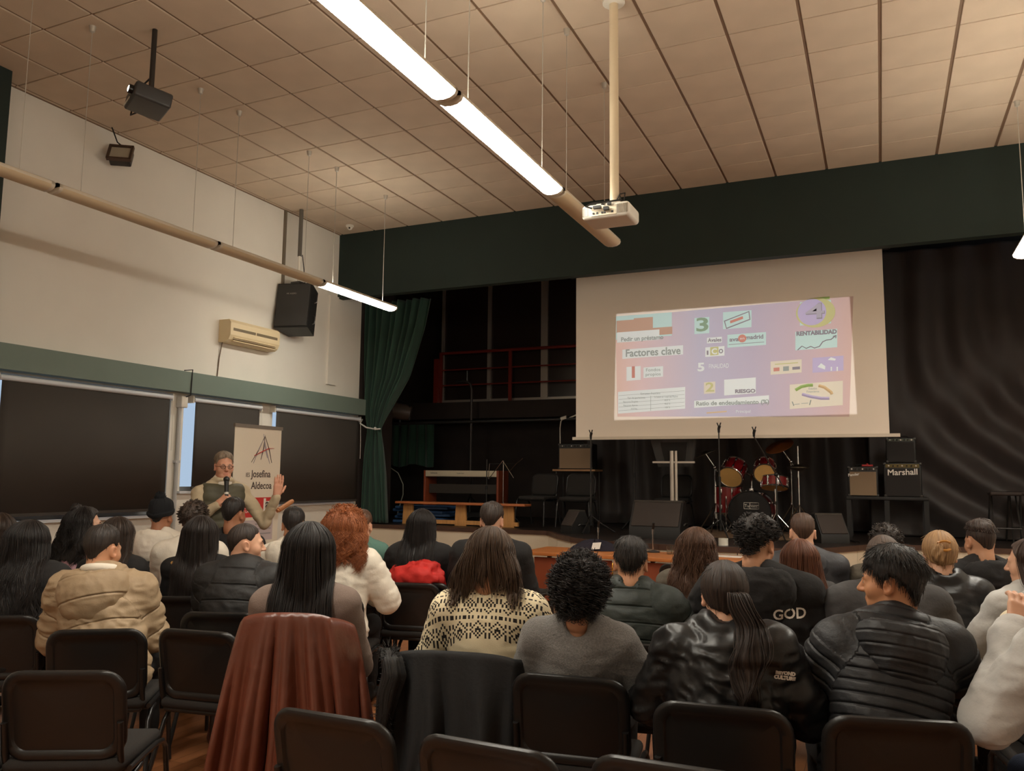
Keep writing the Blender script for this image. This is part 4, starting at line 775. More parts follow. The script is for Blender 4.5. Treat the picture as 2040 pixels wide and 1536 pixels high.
# ============================================================ NUMERIC SHAPE TOOLS
def vnoise(p):
    p = np.asarray(p, float); i = np.floor(p).astype(np.int64); f = p-i; f = f*f*(3-2*f); r = 0
    for dx in (0, 1):
        for dy in (0, 1):
            for dz in (0, 1):
                h = (i[:, 0]+dx)*374761393+(i[:, 1]+dy)*668265263+(i[:, 2]+dz)*2147483647
                h = (h ^ (h >> 13))*1274126177 & 0xffffffff; h = (h ^ (h >> 16)) & 0xffff
                r = r+(h/65535.)*(f[:, 0] if dx else 1-f[:, 0])*(f[:, 1] if dy else 1-f[:, 1])*(f[:, 2] if dz else 1-f[:, 2])
    return r*2-1
class Field:
    def __init__(s, lo, hi, h):
        s.lo = np.array(lo, float); s.h = h; n = np.ceil((np.array(hi)-s.lo)/h).astype(int)+1
        s.ax = [s.lo[k]+np.arange(n[k])*h for k in range(3)]; s.D = np.full(n, 1., np.float32)
    def _sub(s, lo, hi):
        sl = tuple(slice(max(0, int(np.floor((lo[k]-s.lo[k])/s.h))), min(len(s.ax[k]), int(np.ceil((hi[k]-s.lo[k])/s.h))+1)) for k in range(3))
        return sl, np.meshgrid(*[s.ax[k][sl[k]].astype(np.float32) for k in range(3)], indexing='ij')
    def _mix(s, sl, d, k, op):
        a = s.D[sl]
        if a.size == 0: return
        if op == 'sub': d = -d
        if op == 'add':
            h = np.clip(.5+.5*(a-d)/k, 0, 1) if k > 0 else (d < a).astype(np.float32); s.D[sl] = a*(1-h)+d*h-k*h*(1-h)
        else:
            h = np.clip(.5-.5*(a-d)/k, 0, 1); s.D[sl] = a*(1-h)+d*h+k*h*(1-h)
    def cone(s, a, b, ra, rb, k=.03, op='add', flat=None):
        a = np.array(a, float); b = np.array(b, float); m = max(ra, rb)+.09
        sl, (X, Y, Z) = s._sub(np.minimum(a, b)-m, np.maximum(a, b)+m); d = b-a; L = d@d+1e-12
        t = np.clip(((X-a[0])*d[0]+(Y-a[1])*d[1]+(Z-a[2])*d[2])/L, 0, 1)
        dist = np.sqrt((X-a[0]-t*d[0])**2+(Y-a[1]-t*d[1])**2+(Z-a[2]-t*d[2])**2)-(ra+(rb-ra)*t)
        s._mix(sl, dist.astype(np.float32), k, op)
    def ell(s, c, r, Rm=None, k=.03, op='add'):
        c = np.array(c, float); r = np.array(r, float); m = r.max()+.09
        sl, (X, Y, Z) = s._sub(c-m, c+m); X = X-c[0]; Y = Y-c[1]; Z = Z-c[2]
        if Rm is not None: X, Y, Z = [Rm[0][i]*X+Rm[1][i]*Y+Rm[2][i]*Z for i in range(3)]
        q = np.sqrt((X/r[0])**2+(Y/r[1])**2+(Z/r[2])**2); g = np.sqrt((X/r[0]**2)**2+(Y/r[1]**2)**2+(Z/r[2]**2)**2)+1e-6
        s._mix(sl, (q*(q-1)/g).astype(np.float32), k, op)
    def mesh(s):
        D = s.D; ins = D < 0; n = D.shape
        c = [ins[i:n[0]-1+i, j:n[1]-1+j, k:n[2]-1+k] for i in (0, 1) for j in (0, 1) for k in (0, 1)]
        cnt = sum(x.astype(np.int8) for x in c); act = (cnt > 0) & (cnt < 8); I = np.argwhere(act)
        idx = np.full(act.shape, -1, np.int64); idx[act] = np.arange(len(I))
        off = np.array([(i, j, k) for i in (0, 1) for j in (0, 1) for k in (0, 1)])
        val = np.stack([D[I[:, 0]+o[0], I[:, 1]+o[1], I[:, 2]+o[2]] for o in off], 1)
        acc = np.zeros((len(I), 3)); w = np.zeros(len(I))
        for a in range(8):
            for b in range(a+1, 8):
                if np.abs(off[a]-off[b]).sum() != 1: continue
                m = (val[:, a] < 0) != (val[:, b] < 0); t = val[m, a]/(val[m, a]-val[m, b])
                acc[m] += off[a]+(off[b]-off[a])*t[:, None]; w[m] += 1
        V = s.lo+(I+acc/w[:, None])*s.h; Q = []
        for ax in range(3):
            u, v = [(1, 2), (2, 0), (0, 1)][ax]; sl0 = [slice(None)]*3; sl1 = [slice(None)]*3; sl0[ax] = slice(0, -1); sl1[ax] = slice(1, None)
            A = ins[tuple(sl0)]; B = ins[tuple(sl1)]; E = np.argwhere(A != B); E = E[(E[:, u] > 0) & (E[:, v] > 0) & (E[:, u] < n[u]-1) & (E[:, v] < n[v]-1)]
            fl = A[E[:, 0], E[:, 1], E[:, 2]]; q = []
            for du, dv in ((1, 1), (0, 1), (0, 0), (1, 0)):
                e = E.copy(); e[:, u] -= du; e[:, v] -= dv; q.append(idx[e[:, 0], e[:, 1], e[:, 2]])
            q = np.stack(q, 1); q[~fl] = q[~fl][:, ::-1]; Q.append(q)
        return V, np.concatenate(Q)
def smooth(V, Q, it=2, lam=.5):
    E = np.concatenate([Q[:, [0, 1]], Q[:, [1, 2]], Q[:, [2, 3]], Q[:, [3, 0]]]); n = len(V); deg = np.bincount(E[:, 0], minlength=n)+np.bincount(E[:, 1], minlength=n)
    for _ in range(it):
        S = np.stack([np.bincount(E[:, 0], V[E[:, 1], k], n)+np.bincount(E[:, 1], V[E[:, 0], k], n) for k in range(3)], 1); V = V+lam*(S/np.maximum(deg, 1)[:, None]-V)
    return V
def normals(V, Q):
    a = V[Q[:, 2]]-V[Q[:, 0]]; b = V[Q[:, 3]]-V[Q[:, 1]]; fn = np.cross(a, b); n = np.zeros_like(V)
    for k in range(4):
        for c in range(3): n[:, c] += np.bincount(Q[:, k], fn[:, c], len(V))
    return n/(np.linalg.norm(n, axis=1)[:, None]+1e-9)
def np_mesh(name, V, Q, m, uv=None, mats=None):
    me = bpy.data.meshes.new(name); k = Q.shape[1]; me.vertices.add(len(V)); me.vertices.foreach_set('co', np.asarray(V, np.float32).ravel())
    me.loops.add(Q.size); me.loops.foreach_set('vertex_index', Q.astype(np.int32).ravel()); me.polygons.add(len(Q)); me.polygons.foreach_set('loop_start', np.arange(0, Q.size, k, dtype=np.int32)); me.polygons.foreach_set('loop_total', np.full(len(Q), k, np.int32))
    me.polygons.foreach_set('use_smooth', np.ones(len(Q), bool)); me.update(calc_edges=True)
    if uv is not None:
        L = me.uv_layers.new(name='UVMap'); L.data.foreach_set('uv', np.asarray(uv, np.float32)[Q.ravel()].ravel())
    if m is not None: me.materials.append(m)
    return me
def rotm(yaw=0, pitch=0, roll=0):
    return np.array((Matrix.Rotation(yaw, 3, 'Z') @ Matrix.Rotation(pitch, 3, 'X') @ Matrix.Rotation(roll, 3, 'Y')))
# ------------------------------------------------------------ head and hands (made once, then posed)
def make_head():
    F = Field((-.13, -.15, -.24), (.13, .16, .16), .0046)
    F.ell((0, -.012, .036), (.0755, .097, .088), k=.0); F.ell((0, .026, -.025), (.064, .07, .082), k=.035); F.ell((0, .05, -.088), (.043, .036, .026), k=.03)
    for s in (-1, 1):
        F.ell((s*.044, .058, -.028), (.024, .024, .028), k=.025); F.cone((s*.012, .089, .022), (s*.042, .078, .02), .011, .009, k=.02)
        F.ell((s*.03, .107, -.001), (.017, .016, .011), k=.012, op='sub')
        F.ell((s*.030, .083, -.001), (.0135, .0125, .010), k=.006)
        F.cone((s*.05, .0, -.075), (s*.03, .06, -.092), .018, .016, k=.03)
    F.cone((0, .093, .012), (0, .115, -.028), .008, .0125, k=.012)
    for s in (-1, 1): F.ell((s*.012, .104, -.032), (.008, .009, .007), k=.008)
    F.cone((-.019, .0895, -.0590), (.019, .0895, -.0590), .0045, .0045, k=.006); F.cone((-.015, .088, -.0685), (.015, .088, -.0685), .0052, .0052, k=.006)
    F.cone((-.018, .1, -.0635), (.018, .1, -.0635), .002, .002, k=.004, op='sub')
    F.cone((0, -.025, -.03), (0, -.05, -.235), .052, .06, k=.03)
    Re = lambda s: rotm(s*R(-22), R(8), s*R(8))
    for s in (-1, 1):
        F.ell((s*.080, -.006, -.006), (.009, .021, .033), Re(s), k=.008); F.ell((s*.0885, -.002, -.002), (.006, .012, .021), Re(s), k=.006, op='sub'); F.ell((s*.082, .002, -.03), (.007, .009, .010), k=.006)
    V, Q = F.mesh(); keep = V; return smooth(V, Q, 1, .4), Q
HV, HQ = make_head()
lip = np.exp(-((HV[:, 2]+.0635)/.009)**2)*(HV[:, 1] > .080)*np.clip((.026-np.abs(HV[:, 0]))/.008, 0, 1); redn = .5*np.exp(-((np.abs(HV[:, 0])-.085)/.014)**2)+.35*np.exp(-np.sum((HV-np.array((0, .118, -.03)))**2, 1)/.0004)
HEADCOL = np.stack([np.ones(len(HV)), 1-.24*lip-.14*redn, 1-.22*lip-.16*redn, np.ones(len(HV))], 1)
def make_hand(curl=(25, 30, 20), thumb=(.72, .66, -.2), spread=1.):
    F = Field((-.08, -.05, -.13), (.12, .23, .06), .0038)
    xs = (.033, .011, -.011, -.031); ls = (.95, 1.05, .98, .78)
    F.cone((0, -.04, 0), (0, .015, 0), .026, .024, k=.0)
    for x, l in zip(xs, ls):
        F.cone((x*.55, .01, 0), (x, .082, 0), .0155, .0125, k=.015); p = np.array((x, .084, 0.)); an = 0; dx = x*.9*spread
        for q, (ln, r0, r1) in enumerate(((.044*l, .0105, .0095), (.027*l, .0095, .0088), (.021*l, .0088, .0072))):
            an += R(curl[q]); d = np.array((dx if q == 0 else dx*.4, math.cos(an), -math.sin(an))); d /= np.linalg.norm(d); F.cone(p, p+d*ln, r0, r1, k=.006); p = p+d*ln
    t = np.array(thumb)/np.linalg.norm(thumb); p = np.array((.022, .02, -.006)); F.cone(p-t*.02, p+t*.04, .0145, .012, k=.015); p = p+t*.04; t2 = t+np.array((-.35, .3, -.15)); t2 /= np.linalg.norm(t2); F.cone(p, p+t2*.03, .0115, .0105, k=.006); p = p+t2*.03; F.cone(p, p+t2*.024, .0105, .0085, k=.006)
    V, Q = F.mesh(); return smooth(V, Q, 1, .4), Q
HANDS = {'relaxed': make_hand(), 'grip': make_hand((70, 75, 45), (.35, .8, -.62)), 'open': make_hand((4, 8, 6), (.85, .5, -.1), 2.2)}
SKINS = {}
def skin(name, c):
    if name in SKINS: return SKINS[name]
    m = mat('skin_'+name, c, .5, bump=.04, bscale=220); nt = m.node_tree; b = nt.nodes['Principled BSDF']
    a = nt.nodes.new('ShaderNodeVertexColor'); a.layer_name = 'Col'; mx = nt.nodes.new('ShaderNodeMix'); mx.data_type = 'RGBA'; mx.blend_type = 'MULTIPLY'; mx.inputs[0].default_value = 1; mx.inputs[6].default_value = (*lin(c), 1)
    nt.links.new(a.outputs[0], mx.inputs[7]); nt.links.new(mx.outputs[2], b.inputs['Base Color']); b.inputs['Subsurface Weight'].default_value = .08; b.inputs['Subsurface Radius'].default_value = (.02, .008, .004)
    SKINS[name] = m; return m
HAIRM = {}
def hairmat(c, c2=None, rough=.5):
    key = (c, c2)
    if key in HAIRM: return HAIRM[key]
    m = bpy.data.materials.new('hair'); m.use_nodes = True; nt = m.node_tree; b = nt.nodes['Principled BSDF']; c2 = c2 or tuple(min(255, int(v*1.5+8)) for v in c)
    uv = nt.nodes.new('ShaderNodeUVMap'); mp = nt.nodes.new('ShaderNodeMapping'); mp.inputs['Scale'].default_value = (60, 2.0, 1); n = nt.nodes.new('ShaderNodeTexNoise'); n.inputs['Scale'].default_value = 1.; n.inputs['Detail'].default_value = 5
    cr = nt.nodes.new('ShaderNodeValToRGB'); cr.color_ramp.elements[0].position = .35; cr.color_ramp.elements[1].position = .7; cr.color_ramp.elements[0].color = (*lin(c), 1); cr.color_ramp.elements[1].color = (*lin(c2), 1)
    bp = nt.nodes.new('ShaderNodeBump'); bp.inputs['Strength'].default_value = 1.; bp.inputs['Distance'].default_value = .008
    nt.links.new(uv.outputs[0], mp.inputs[0]); nt.links.new(mp.outputs[0], n.inputs['Vector']); nt.links.new(n.outputs[0], cr.inputs[0]); nt.links.new(cr.outputs[0], b.inputs['Base Color']); nt.links.new(n.outputs[0], bp.inputs['Height']); nt.links.new(bp.outputs[0], b.inputs['Normal'])
    b.inputs['Roughness'].default_value = rough; b.inputs['Specular IOR Level'].default_value = .45; HAIRM[key] = m; return m
# ------------------------------------------------------------ hair builders (all in person coordinates)
class HairMesh:
    def __init__(s): s.V = []; s.Q = []; s.U = []; s.n = 0
    def add(s, V, Q, U): s.V.append(V); s.Q.append(Q+s.n); s.U.append(U); s.n += len(V)
    def grid(s, P, U, closed=False, flip=False):
        n, m = P.shape[:2]; I = np.arange(n*m).reshape(n, m)
        if closed: I = np.concatenate([I, I[:1]], 0)
        Q = np.stack([I[:-1, :-1], I[1:, :-1], I[1:, 1:], I[:-1, 1:]], -1).reshape(-1, 4)
        if flip: Q = Q[:, ::-1]
        s.add(P.reshape(-1, 3), Q, U.reshape(-1, 2))
    def tubes(s, paths, r0, r1, uvs=None):
        # paths (N,K,3): three-sided strands, radii from r0 to r1
        N, K = paths.shape[:2]; T = np.gradient(paths, axis=1); T /= np.linalg.norm(T, axis=2)[..., None]+1e-9
        A = np.zeros_like(T); ref = np.where(np.abs(T[:, 0, 2:3]) < .8, np.array([0, 0, 1.]), np.array([0, 1., 0])); a_ = np.cross(T[:, 0], ref); A[:, 0] = a_/(np.linalg.norm(a_, axis=1)[:, None]+1e-9)
        for k_ in range(1, K):
            a_ = A[:, k_-1]-(A[:, k_-1]*T[:, k_]).sum(1)[:, None]*T[:, k_]; A[:, k_] = a_/(np.linalg.norm(a_, axis=1)[:, None]+1e-9)
        B = np.cross(T, A)
        r = np.linspace(r0, r1, K)[None, :, None]; ring = np.stack([paths+r*(A*math.cos(a)+B*math.sin(a)) for a in (0, 2.094, 4.189)], 2)
        I = np.arange(N*K*3).reshape(N, K, 3); I2 = np.concatenate([I, I[:, :, :1]], 2)
        Q = np.stack([I2[:, :-1, :-1], I2[:, 1:, :-1], I2[:, 1:, 1:], I2[:, :-1, 1:]], -1).reshape(-1, 4)
        u = np.broadcast_to(RNG.random((N, 1, 1)), (N, K, 3)); v = np.broadcast_to(np.linspace(0, 1, K)[None, :, None], (N, K, 3))
        s.add(ring.reshape(-1, 3), Q, np.stack([u, v], -1).reshape(-1, 2))
    def build(s, m, parent, name='hair'):
        return link(name, np_mesh(name, np.concatenate(s.V), np.concatenate(s.Q), m, np.concatenate(s.U)), None, parent)
SK_C = np.array((0, -.012, .036)); SK_R = np.array((.0755, .097, .088))
def skull(a, th, off):
    dg = np.degrees(th); rad = np.where(dg < 95, np.sin(th), np.interp(dg, [95, 110, 130, 150, 170], [.996, .93, .80, .69, .62])); zc = np.where(dg < 95, np.cos(th), -.087-(dg-95)/57.3*.95)
    return SK_C+np.stack([(SK_R[0]+off)*rad*np.sin(a), -(SK_R[1]+off)*rad*np.cos(a), (SK_R[2]+off)*zc], -1)
LINE = {'male': ([0, 30, 55, 78, 92, 108, 128, 180], [147, 140, 114, 90, 86, 100, 72, 54]), 'high': ([0, 30, 55, 78, 100, 128, 180], [142, 136, 112, 88, 88, 66, 52]), 'female': ([0, 60, 95, 115, 135, 180], [156, 146, 122, 94, 66, 54]), 'fringe': ([0, 30, 55, 78, 92, 108, 128, 180], [150, 145, 124, 100, 94, 108, 82, 76]), 'fade': ([0, 60, 95, 115, 135, 180], [84, 74, 66, 62, 58, 54]), 'beanie': ([0, 90, 180], [118, 98, 70])}
def hair_cap(H, xf, top, side, line='male', na=90, nt=26, rough_n=.3, freq=26, edge=.12, seed=0., curl=0., nape=None):
    a = np.linspace(-math.pi, math.pi, na, endpoint=False); t = np.linspace(0.02, 1, nt); A, T = np.meshgrid(a, t, indexing='ij')
    tm_ = R(1)*np.interp(np.degrees(np.abs(A)), *LINE[line]); tm_ = tm_*(1+.02*vnoise(np.stack([A.ravel()*6+seed, 0*A.ravel(), 0*A.ravel()], 1)).reshape(A.shape)); TH = T*tm_
    w = np.clip((np.degrees(TH)-35)/55, 0, 1); w = w*w*(3-2*w); th = top*(1-w)+side*w
    ed = np.clip((1-T)/edge, 0, 1); th = th*(ed*(2-ed))
    base = skull(A, TH, .001); q = base.reshape(-1, 3)
    n1 = vnoise(np.stack([A.ravel()*freq/6.28+seed, T.ravel()*2.5, 0*A.ravel()+seed], 1)).reshape(A.shape); n2 = vnoise(q*70+seed*3).reshape(A.shape)
    if curl: n1 = vnoise(q*curl+seed).reshape(A.shape); n2 = np.abs(vnoise(q*curl*1.9+seed*2)).reshape(A.shape)*1.4-.5
    th = th*(1+rough_n*(n1*.7+n2*.5)); P = skull(A, TH, .0015+np.maximum(th, 0.0))
    H.grid(xf(P.reshape(-1, 3)).reshape(P.shape), np.stack([A/6.28, T], -1), closed=True)
    return lambda aa, tt, off: skull(aa, tt, off)
def hit_back(bvh, x, z):
    if bvh is None: return None
    r = bvh.ray_cast(Vector((x, -1.2, z)), Vector((0, 1, 0)), 3.)
    return r[0].y if r[0] is not None else None
def clear_back(P, bvh, gap):
    # keep falling hair outside the garment's back
    n, m = P.shape[:2]; Y = P[..., 1].copy()
    if bvh is not None:
        for i in range(n):
            for j in range(m):
                h = hit_back(bvh, P[i, j, 0], P[i, j, 2])
                if h is not None: Y[i, j] = min(Y[i, j], h-gap)
        for _ in range(2): Y[:, 1:-1] = np.minimum(Y[:, 1:-1], .25*Y[:, :-2]+.5*Y[:, 1:-1]+.25*Y[:, 2:])
        Y = np.minimum(Y, np.concatenate([Y[:1], Y[:-1]], 0)*.5+np.concatenate([Y[1:], Y[-1:]], 0)*.5+.004)
    P[..., 1] = Y; return P
def long_hair(H, xf, bvh, length, A=105, thick=.022, flare=.25, wave=(0, 0), na=72, nt=44, strands=160, srad=.0022, seed=0., ragged=.12, curl=0., maxx=.2, taper=0., t0=.014):
    a = np.linspace(-R(A), R(A), na); AA = a[:, None]; th = np.linspace(R(8), R(100), 12); n1 = vnoise(np.stack([a*4+seed, 0*a, 0*a+seed], 1)); n2 = vnoise(np.stack([a*14+seed, 0*a, 0*a+seed*2], 1))
    w = np.clip((np.degrees(th)-35)/55, 0, 1); w = w*w*(3-2*w); rmp = np.clip((np.degrees(th)-72)/28, 0, 1); off = ((t0+(thick-t0)*w)-.005+.006*rmp)[None, :]+thick*(.2*n1+.14*n2)[:, None]*rmp[None]
    top = xf(skull(np.repeat(AA, 12, 1), np.repeat(th[None], na, 0), off).reshape(-1, 3)).reshape(na, 12, 3)
    p1 = top[:, -1]; L = length*(1+ragged*n2+.05*n1)*(1-.45*np.clip((np.abs(np.degrees(a))-60)/45, 0, 1)*(taper > 0)); k = nt-12; tau = np.linspace(0, 1, k+1)[1:]
    hx = xf(np.array((0., 0., 0.)))[0]; d = L[:, None]*tau[None]; x = hx+(p1[:, :1]-hx)*(1+flare*np.sin(np.minimum(tau*1.6, 1.57)))[None]*(1-.15*tau[None]**2); x = np.clip(x, hx-maxx, hx+maxx)
    y = p1[:, 1:2]*np.ones_like(d)-.012*np.sin(tau*3)[None]; side = np.clip((np.abs(np.degrees(a))-50)/50, 0, 1)[:, None]; y = y-(side*.07*np.minimum(tau*2, 1)[None])
    z = p1[:, 2:3]-d
    if wave[0]:
        ph = (a*5+seed)[:, None]; x = x+wave[0]*np.sin(tau[None]*wave[1]+ph+n2[:, None]*2)*tau[None]; y = y+wave[0]*.7*np.cos(tau[None]*wave[1]*1.1+ph*1.7)*tau[None]
    lk = .011*n2[:, None]*np.minimum(tau*3, 1)[None]; y = y-lk
    P = clear_back(np.stack([x, y, z], -1), bvh, .014); P = np.concatenate([top, P], 1)
    t = np.linspace(0, 1, nt); U = np.stack([np.repeat((a/6.28)[:, None], nt, 1), np.repeat(t[None], na, 0)], -1); c0_ = 8
    Pm, Um, tm_ = P[:, c0_:], U[:, c0_:], t[c0_:]
    H.grid(Pm, Um); Pi = Pm.copy(); Pi[..., 1] += .02*np.minimum(1, (tm_-tm_[0])*5)[None]; Pi[..., 0] = hx+(Pi[..., 0]-hx)*.93; H.grid(Pi, Um, flip=True)
    H.grid(np.stack([Pm[:, -1], Pi[:, -1]], 1), np.stack([Um[:, -1], Um[:, -1]], 1)); H.grid(np.stack([Pm[0], Pi[0]], 0), np.stack([Um[0], Um[0]], 0), flip=True); H.grid(np.stack([Pm[-1], Pi[-1]], 0), np.stack([Um[-1], Um[-1]], 0))
    if strands:
        strands = int(strands*2.4); ia = RNG.random(strands)*(na-1.01); i0 = ia.astype(int); fr = (ia-i0)[:, None, None]; S = P[i0]*(1-fr)+P[i0+1]*fr
        hc3 = xf(SK_C); n3 = P[i0]-hc3; n3 = n3/(np.linalg.norm(n3, axis=2)[..., None]+1e-9); nrm = np.repeat(np.stack([np.sin(a[i0]), -np.cos(a[i0]), .0*i0], -1)[:, None], nt, 1); bl = np.clip((np.arange(nt)-8)/5, 0, 1)[None, :, None]; nrm = n3*(1-bl)+nrm*bl; t_ = np.linspace(0, 1, nt)[None, :, None]; jit = RNG.normal(0, 1, (strands, 1, 3)); S = S+nrm*(.0065*(1-np.minimum(1, t_*3))+(.003+.010*RNG.random((strands, 1, 1)))*np.minimum(1, .15+t_*3))+jit*np.array((.012, .004, 0))*t_
        S[..., 2] -= (RNG.random((strands, 1))-.3)*.05*t_[..., 0]
        if curl:
            ph = RNG.random((strands, 1))*6.28; w = t_[..., 0]*RNG.uniform(20, 34, (strands, 1)); S[..., 0] += curl*np.cos(w+ph)*np.minimum(1, t_[..., 0]*3); S[..., 1] -= np.abs(curl*.9*np.sin(w+ph))*np.minimum(1, t_[..., 0]*3)
        H.tubes(S, srad*.62, srad*.3)
    return P
def tuft_strands(H, xf, n, length, line, out=.5, down=.6, rad=.0016, lift=.0, seed=0, amin=-180, amax=180, curl=0., tmax=.92):
    aa = np.radians(RNG.uniform(amin, amax, n)); lm = np.radians(np.interp(np.degrees(np.abs(aa)), *LINE[line])); th = lm*np.sqrt(RNG.random(n))*tmax
    p = skull(aa, th, lift); q = skull(aa, th+.25, lift); tn = q-p; tn /= np.linalg.norm(tn, axis=1)[:, None]; nr = p-SK_C; nr /= np.linalg.norm(nr, axis=1)[:, None]; K = 6 if not curl else 13; t = np.linspace(0, 1, K)[None, :, None]
    L = length*RNG.uniform(.6, 1.2, (n, 1, 1)); S = p[:, None]+L*(t*tn[:, None]*down+nr[:, None]*out*np.sin(t*1.9)*.6)+RNG.normal(0, .13, (n, 1, 3))*L*t
    if curl:
        ph = RNG.random((n, 1))*6.28; w = t[..., 0]*RNG.uniform(9, 15, (n, 1)); bn = np.cross(tn, nr)
        S = S+curl*(bn[:, None]*np.cos(w+ph)[..., None]+nr[:, None]*(.5+np.sin(w+ph))[..., None])
    H.tubes(xf(S.reshape(-1, 3)).reshape(S.shape), rad, rad*.5)
def tail_hair(H, path, rad, bvh, seed=0., strands=70, wave=.012):
    # a gathered tail: tube of locks along a path of points
    path = np.array(path, float); K = 34; s = np.linspace(0, 1, len(path)); t = np.linspace(0, 1, K); C = np.stack([np.interp(t, s, path[:, k]) for k in range(3)], 1)
    for _ in range(3): C[1:-1] = .25*C[:-2]+.5*C[1:-1]+.25*C[2:]
    rr = np.interp(t, np.linspace(0, 1, len(rad)), rad); na = 30; a = np.linspace(0, 2*math.pi, na, endpoint=False)
    n2 = vnoise(np.stack([np.cos(a)*3+seed, np.sin(a)*3, 0*a+seed], 1)); P = np.zeros((na, K, 3))
    for i in range(na):
        r = rr*(1+.35*n2[i]); P[i] = C+np.stack([r*math.cos(a[i]), r*.75*math.sin(a[i]), 0*r], 1)+np.stack([wave*np.sin(t*14+a[i]*2)*t, wave*np.cos(t*12+a[i])*t, 0*t], 1)
    if bvh is not None:
        for j in range(K):
            h = max([v for v in [(hit_back(bvh, C[j, 0], C[j, 2]))] if v is not None] or [9]); m = P[:, j, 1].max()
            if h < 9 and m > h-.004: P[:, j, 1] -= (m-h+.004)
    U = np.stack([np.repeat((a/6.28)[:, None], K, 1), np.repeat(t[None], na, 0)], -1); H.grid(P, U, closed=True)
    if strands:
        i = RNG.integers(0, na, strands); S = P[i]+(P[i]-P.mean(0)[None])*RNG.uniform(.05, .35, (strands, 1, 1))+RNG.normal(0, .006, (strands, 1, 3))*t[None, :, None]; H.tubes(S, .002, .0008)
# ============================================================ PEOPLE
def cloth(name, c, rough=.85, **k): return mat('cloth_'+name, c, rough, **k)
knit = dict(bump=.35, bscale=260, var=.08, vscale=200)
soft = dict(bump=.2, bscale=60, var=.06, vscale=12)
M_ = dict(
 tan=cloth('tan_nylon', (164, 140, 108), .5, bump=.25, bscale=22, var=.06, vscale=5), black=cloth('black_cotton', (30, 28, 28), .9, **soft), blackp=cloth('black_nylon', (34, 34, 35), .42, bump=.22, bscale=26), navyp=cloth('dark_green_nylon', (34, 42, 38), .5, bump=.25, bscale=26),
 leather=cloth('black_leather', (26, 25, 25), .4, bump=.3, bscale=9, bdist=.02, spec=.5), white=cloth('white_fleece', (232, 222, 206), .9, **soft), cream=cloth('cream_knit', (236, 222, 190), .9, **knit), grey=cloth('grey_wool', (112, 108, 104), .95, bump=.5, bscale=180, var=.25, vscale=140, sheen=.3),
 lgrey=cloth('light_grey_sweat', (196, 194, 190), .9, **soft), dgrey=cloth('dark_grey_cotton', (70, 68, 68), .85, **soft), teal=cloth('teal_hoodie', (92, 128, 116), .9, **soft), must=cloth('mustard_top', (190, 138, 72), .85, **soft), taupe=cloth('taupe_knit', (126, 108, 98), .9, **knit), pink=cloth('pink_print', (206, 160, 172), .85, var=.5, vscale=18),
 olive=cloth('olive_vest', (84, 80, 62), .6, bump=.25, bscale=24), beige=cloth('beige_shirt', (196, 178, 148), .85, **soft), red=cloth('red_cloth', (198, 40, 34), .7, bump=.3, bscale=30, var=.1), brown=cloth('brown_leather', (108, 58, 42), .33, bump=.3, bscale=20, var=.18, vscale=4, spec=.6), olived=cloth('olive_grey', (92, 84, 72), .85, **soft), jean=cloth('blue_jean', (48, 62, 86), .85, bump=.3, bscale=200, var=.15, vscale=30), slate=cloth('slate_jacket', (58, 58, 62), .6, **soft))
def quilted(name, c, rough, width=.10, puck=.5):
    m = mat('quilted_'+name, c, rough, bump=.3, bscale=26); nt = m.node_tree; b = nt.nodes['Principled BSDF']
    at = nt.nodes.new('ShaderNodeAttribute'); at.attribute_name = 'quilt'; X = NX(nt)
    dd = X.m('ABSOLUTE', X.m('SUBTRACT', X.m('FRACT', X.m('ADD', at.outputs['Fac'], .5)), .5)); hgt = X.m('SMOOTH_MIN', X.m('DIVIDE', dd, width), 1., .6)
    tc = nt.nodes.new('ShaderNodeTexCoord'); n = nt.nodes.new('ShaderNodeTexNoise'); n.inputs['Scale'].default_value = 55; nt.links.new(tc.outputs['Object'], n.inputs['Vector'])
    near = X.m('SUBTRACT', 1., X.m('MINIMUM', X.m('DIVIDE', dd, width*2.6), 1.)); hh = X.m('ADD', hgt, X.m('MULTIPLY', X.m('MULTIPLY', n.outputs[0], near), puck))
    bp = nt.nodes.new('ShaderNodeBump'); bp.inputs['Strength'].default_value = .8; bp.inputs['Distance'].default_value = .008; nt.links.new(hh, bp.inputs['Height']); old = b.inputs['Normal'].links[0].from_socket; nt.links.new(old, bp.inputs['Normal']); nt.links.new(bp.outputs[0], b.inputs['Normal'])
    return m
class NX:
    def __init__(s, nt): s.nt = nt
    def m(s, op, a, b=None, c=None):
        n = s.nt.nodes.new('ShaderNodeMath'); n.operation = op
        for i, v in enumerate((a, b, c)):
            if v is None: continue
            if isinstance(v, (int, float)): n.inputs[i].default_value = v
            else: s.nt.links.new(v, n.inputs[i])
        return n.outputs[0]
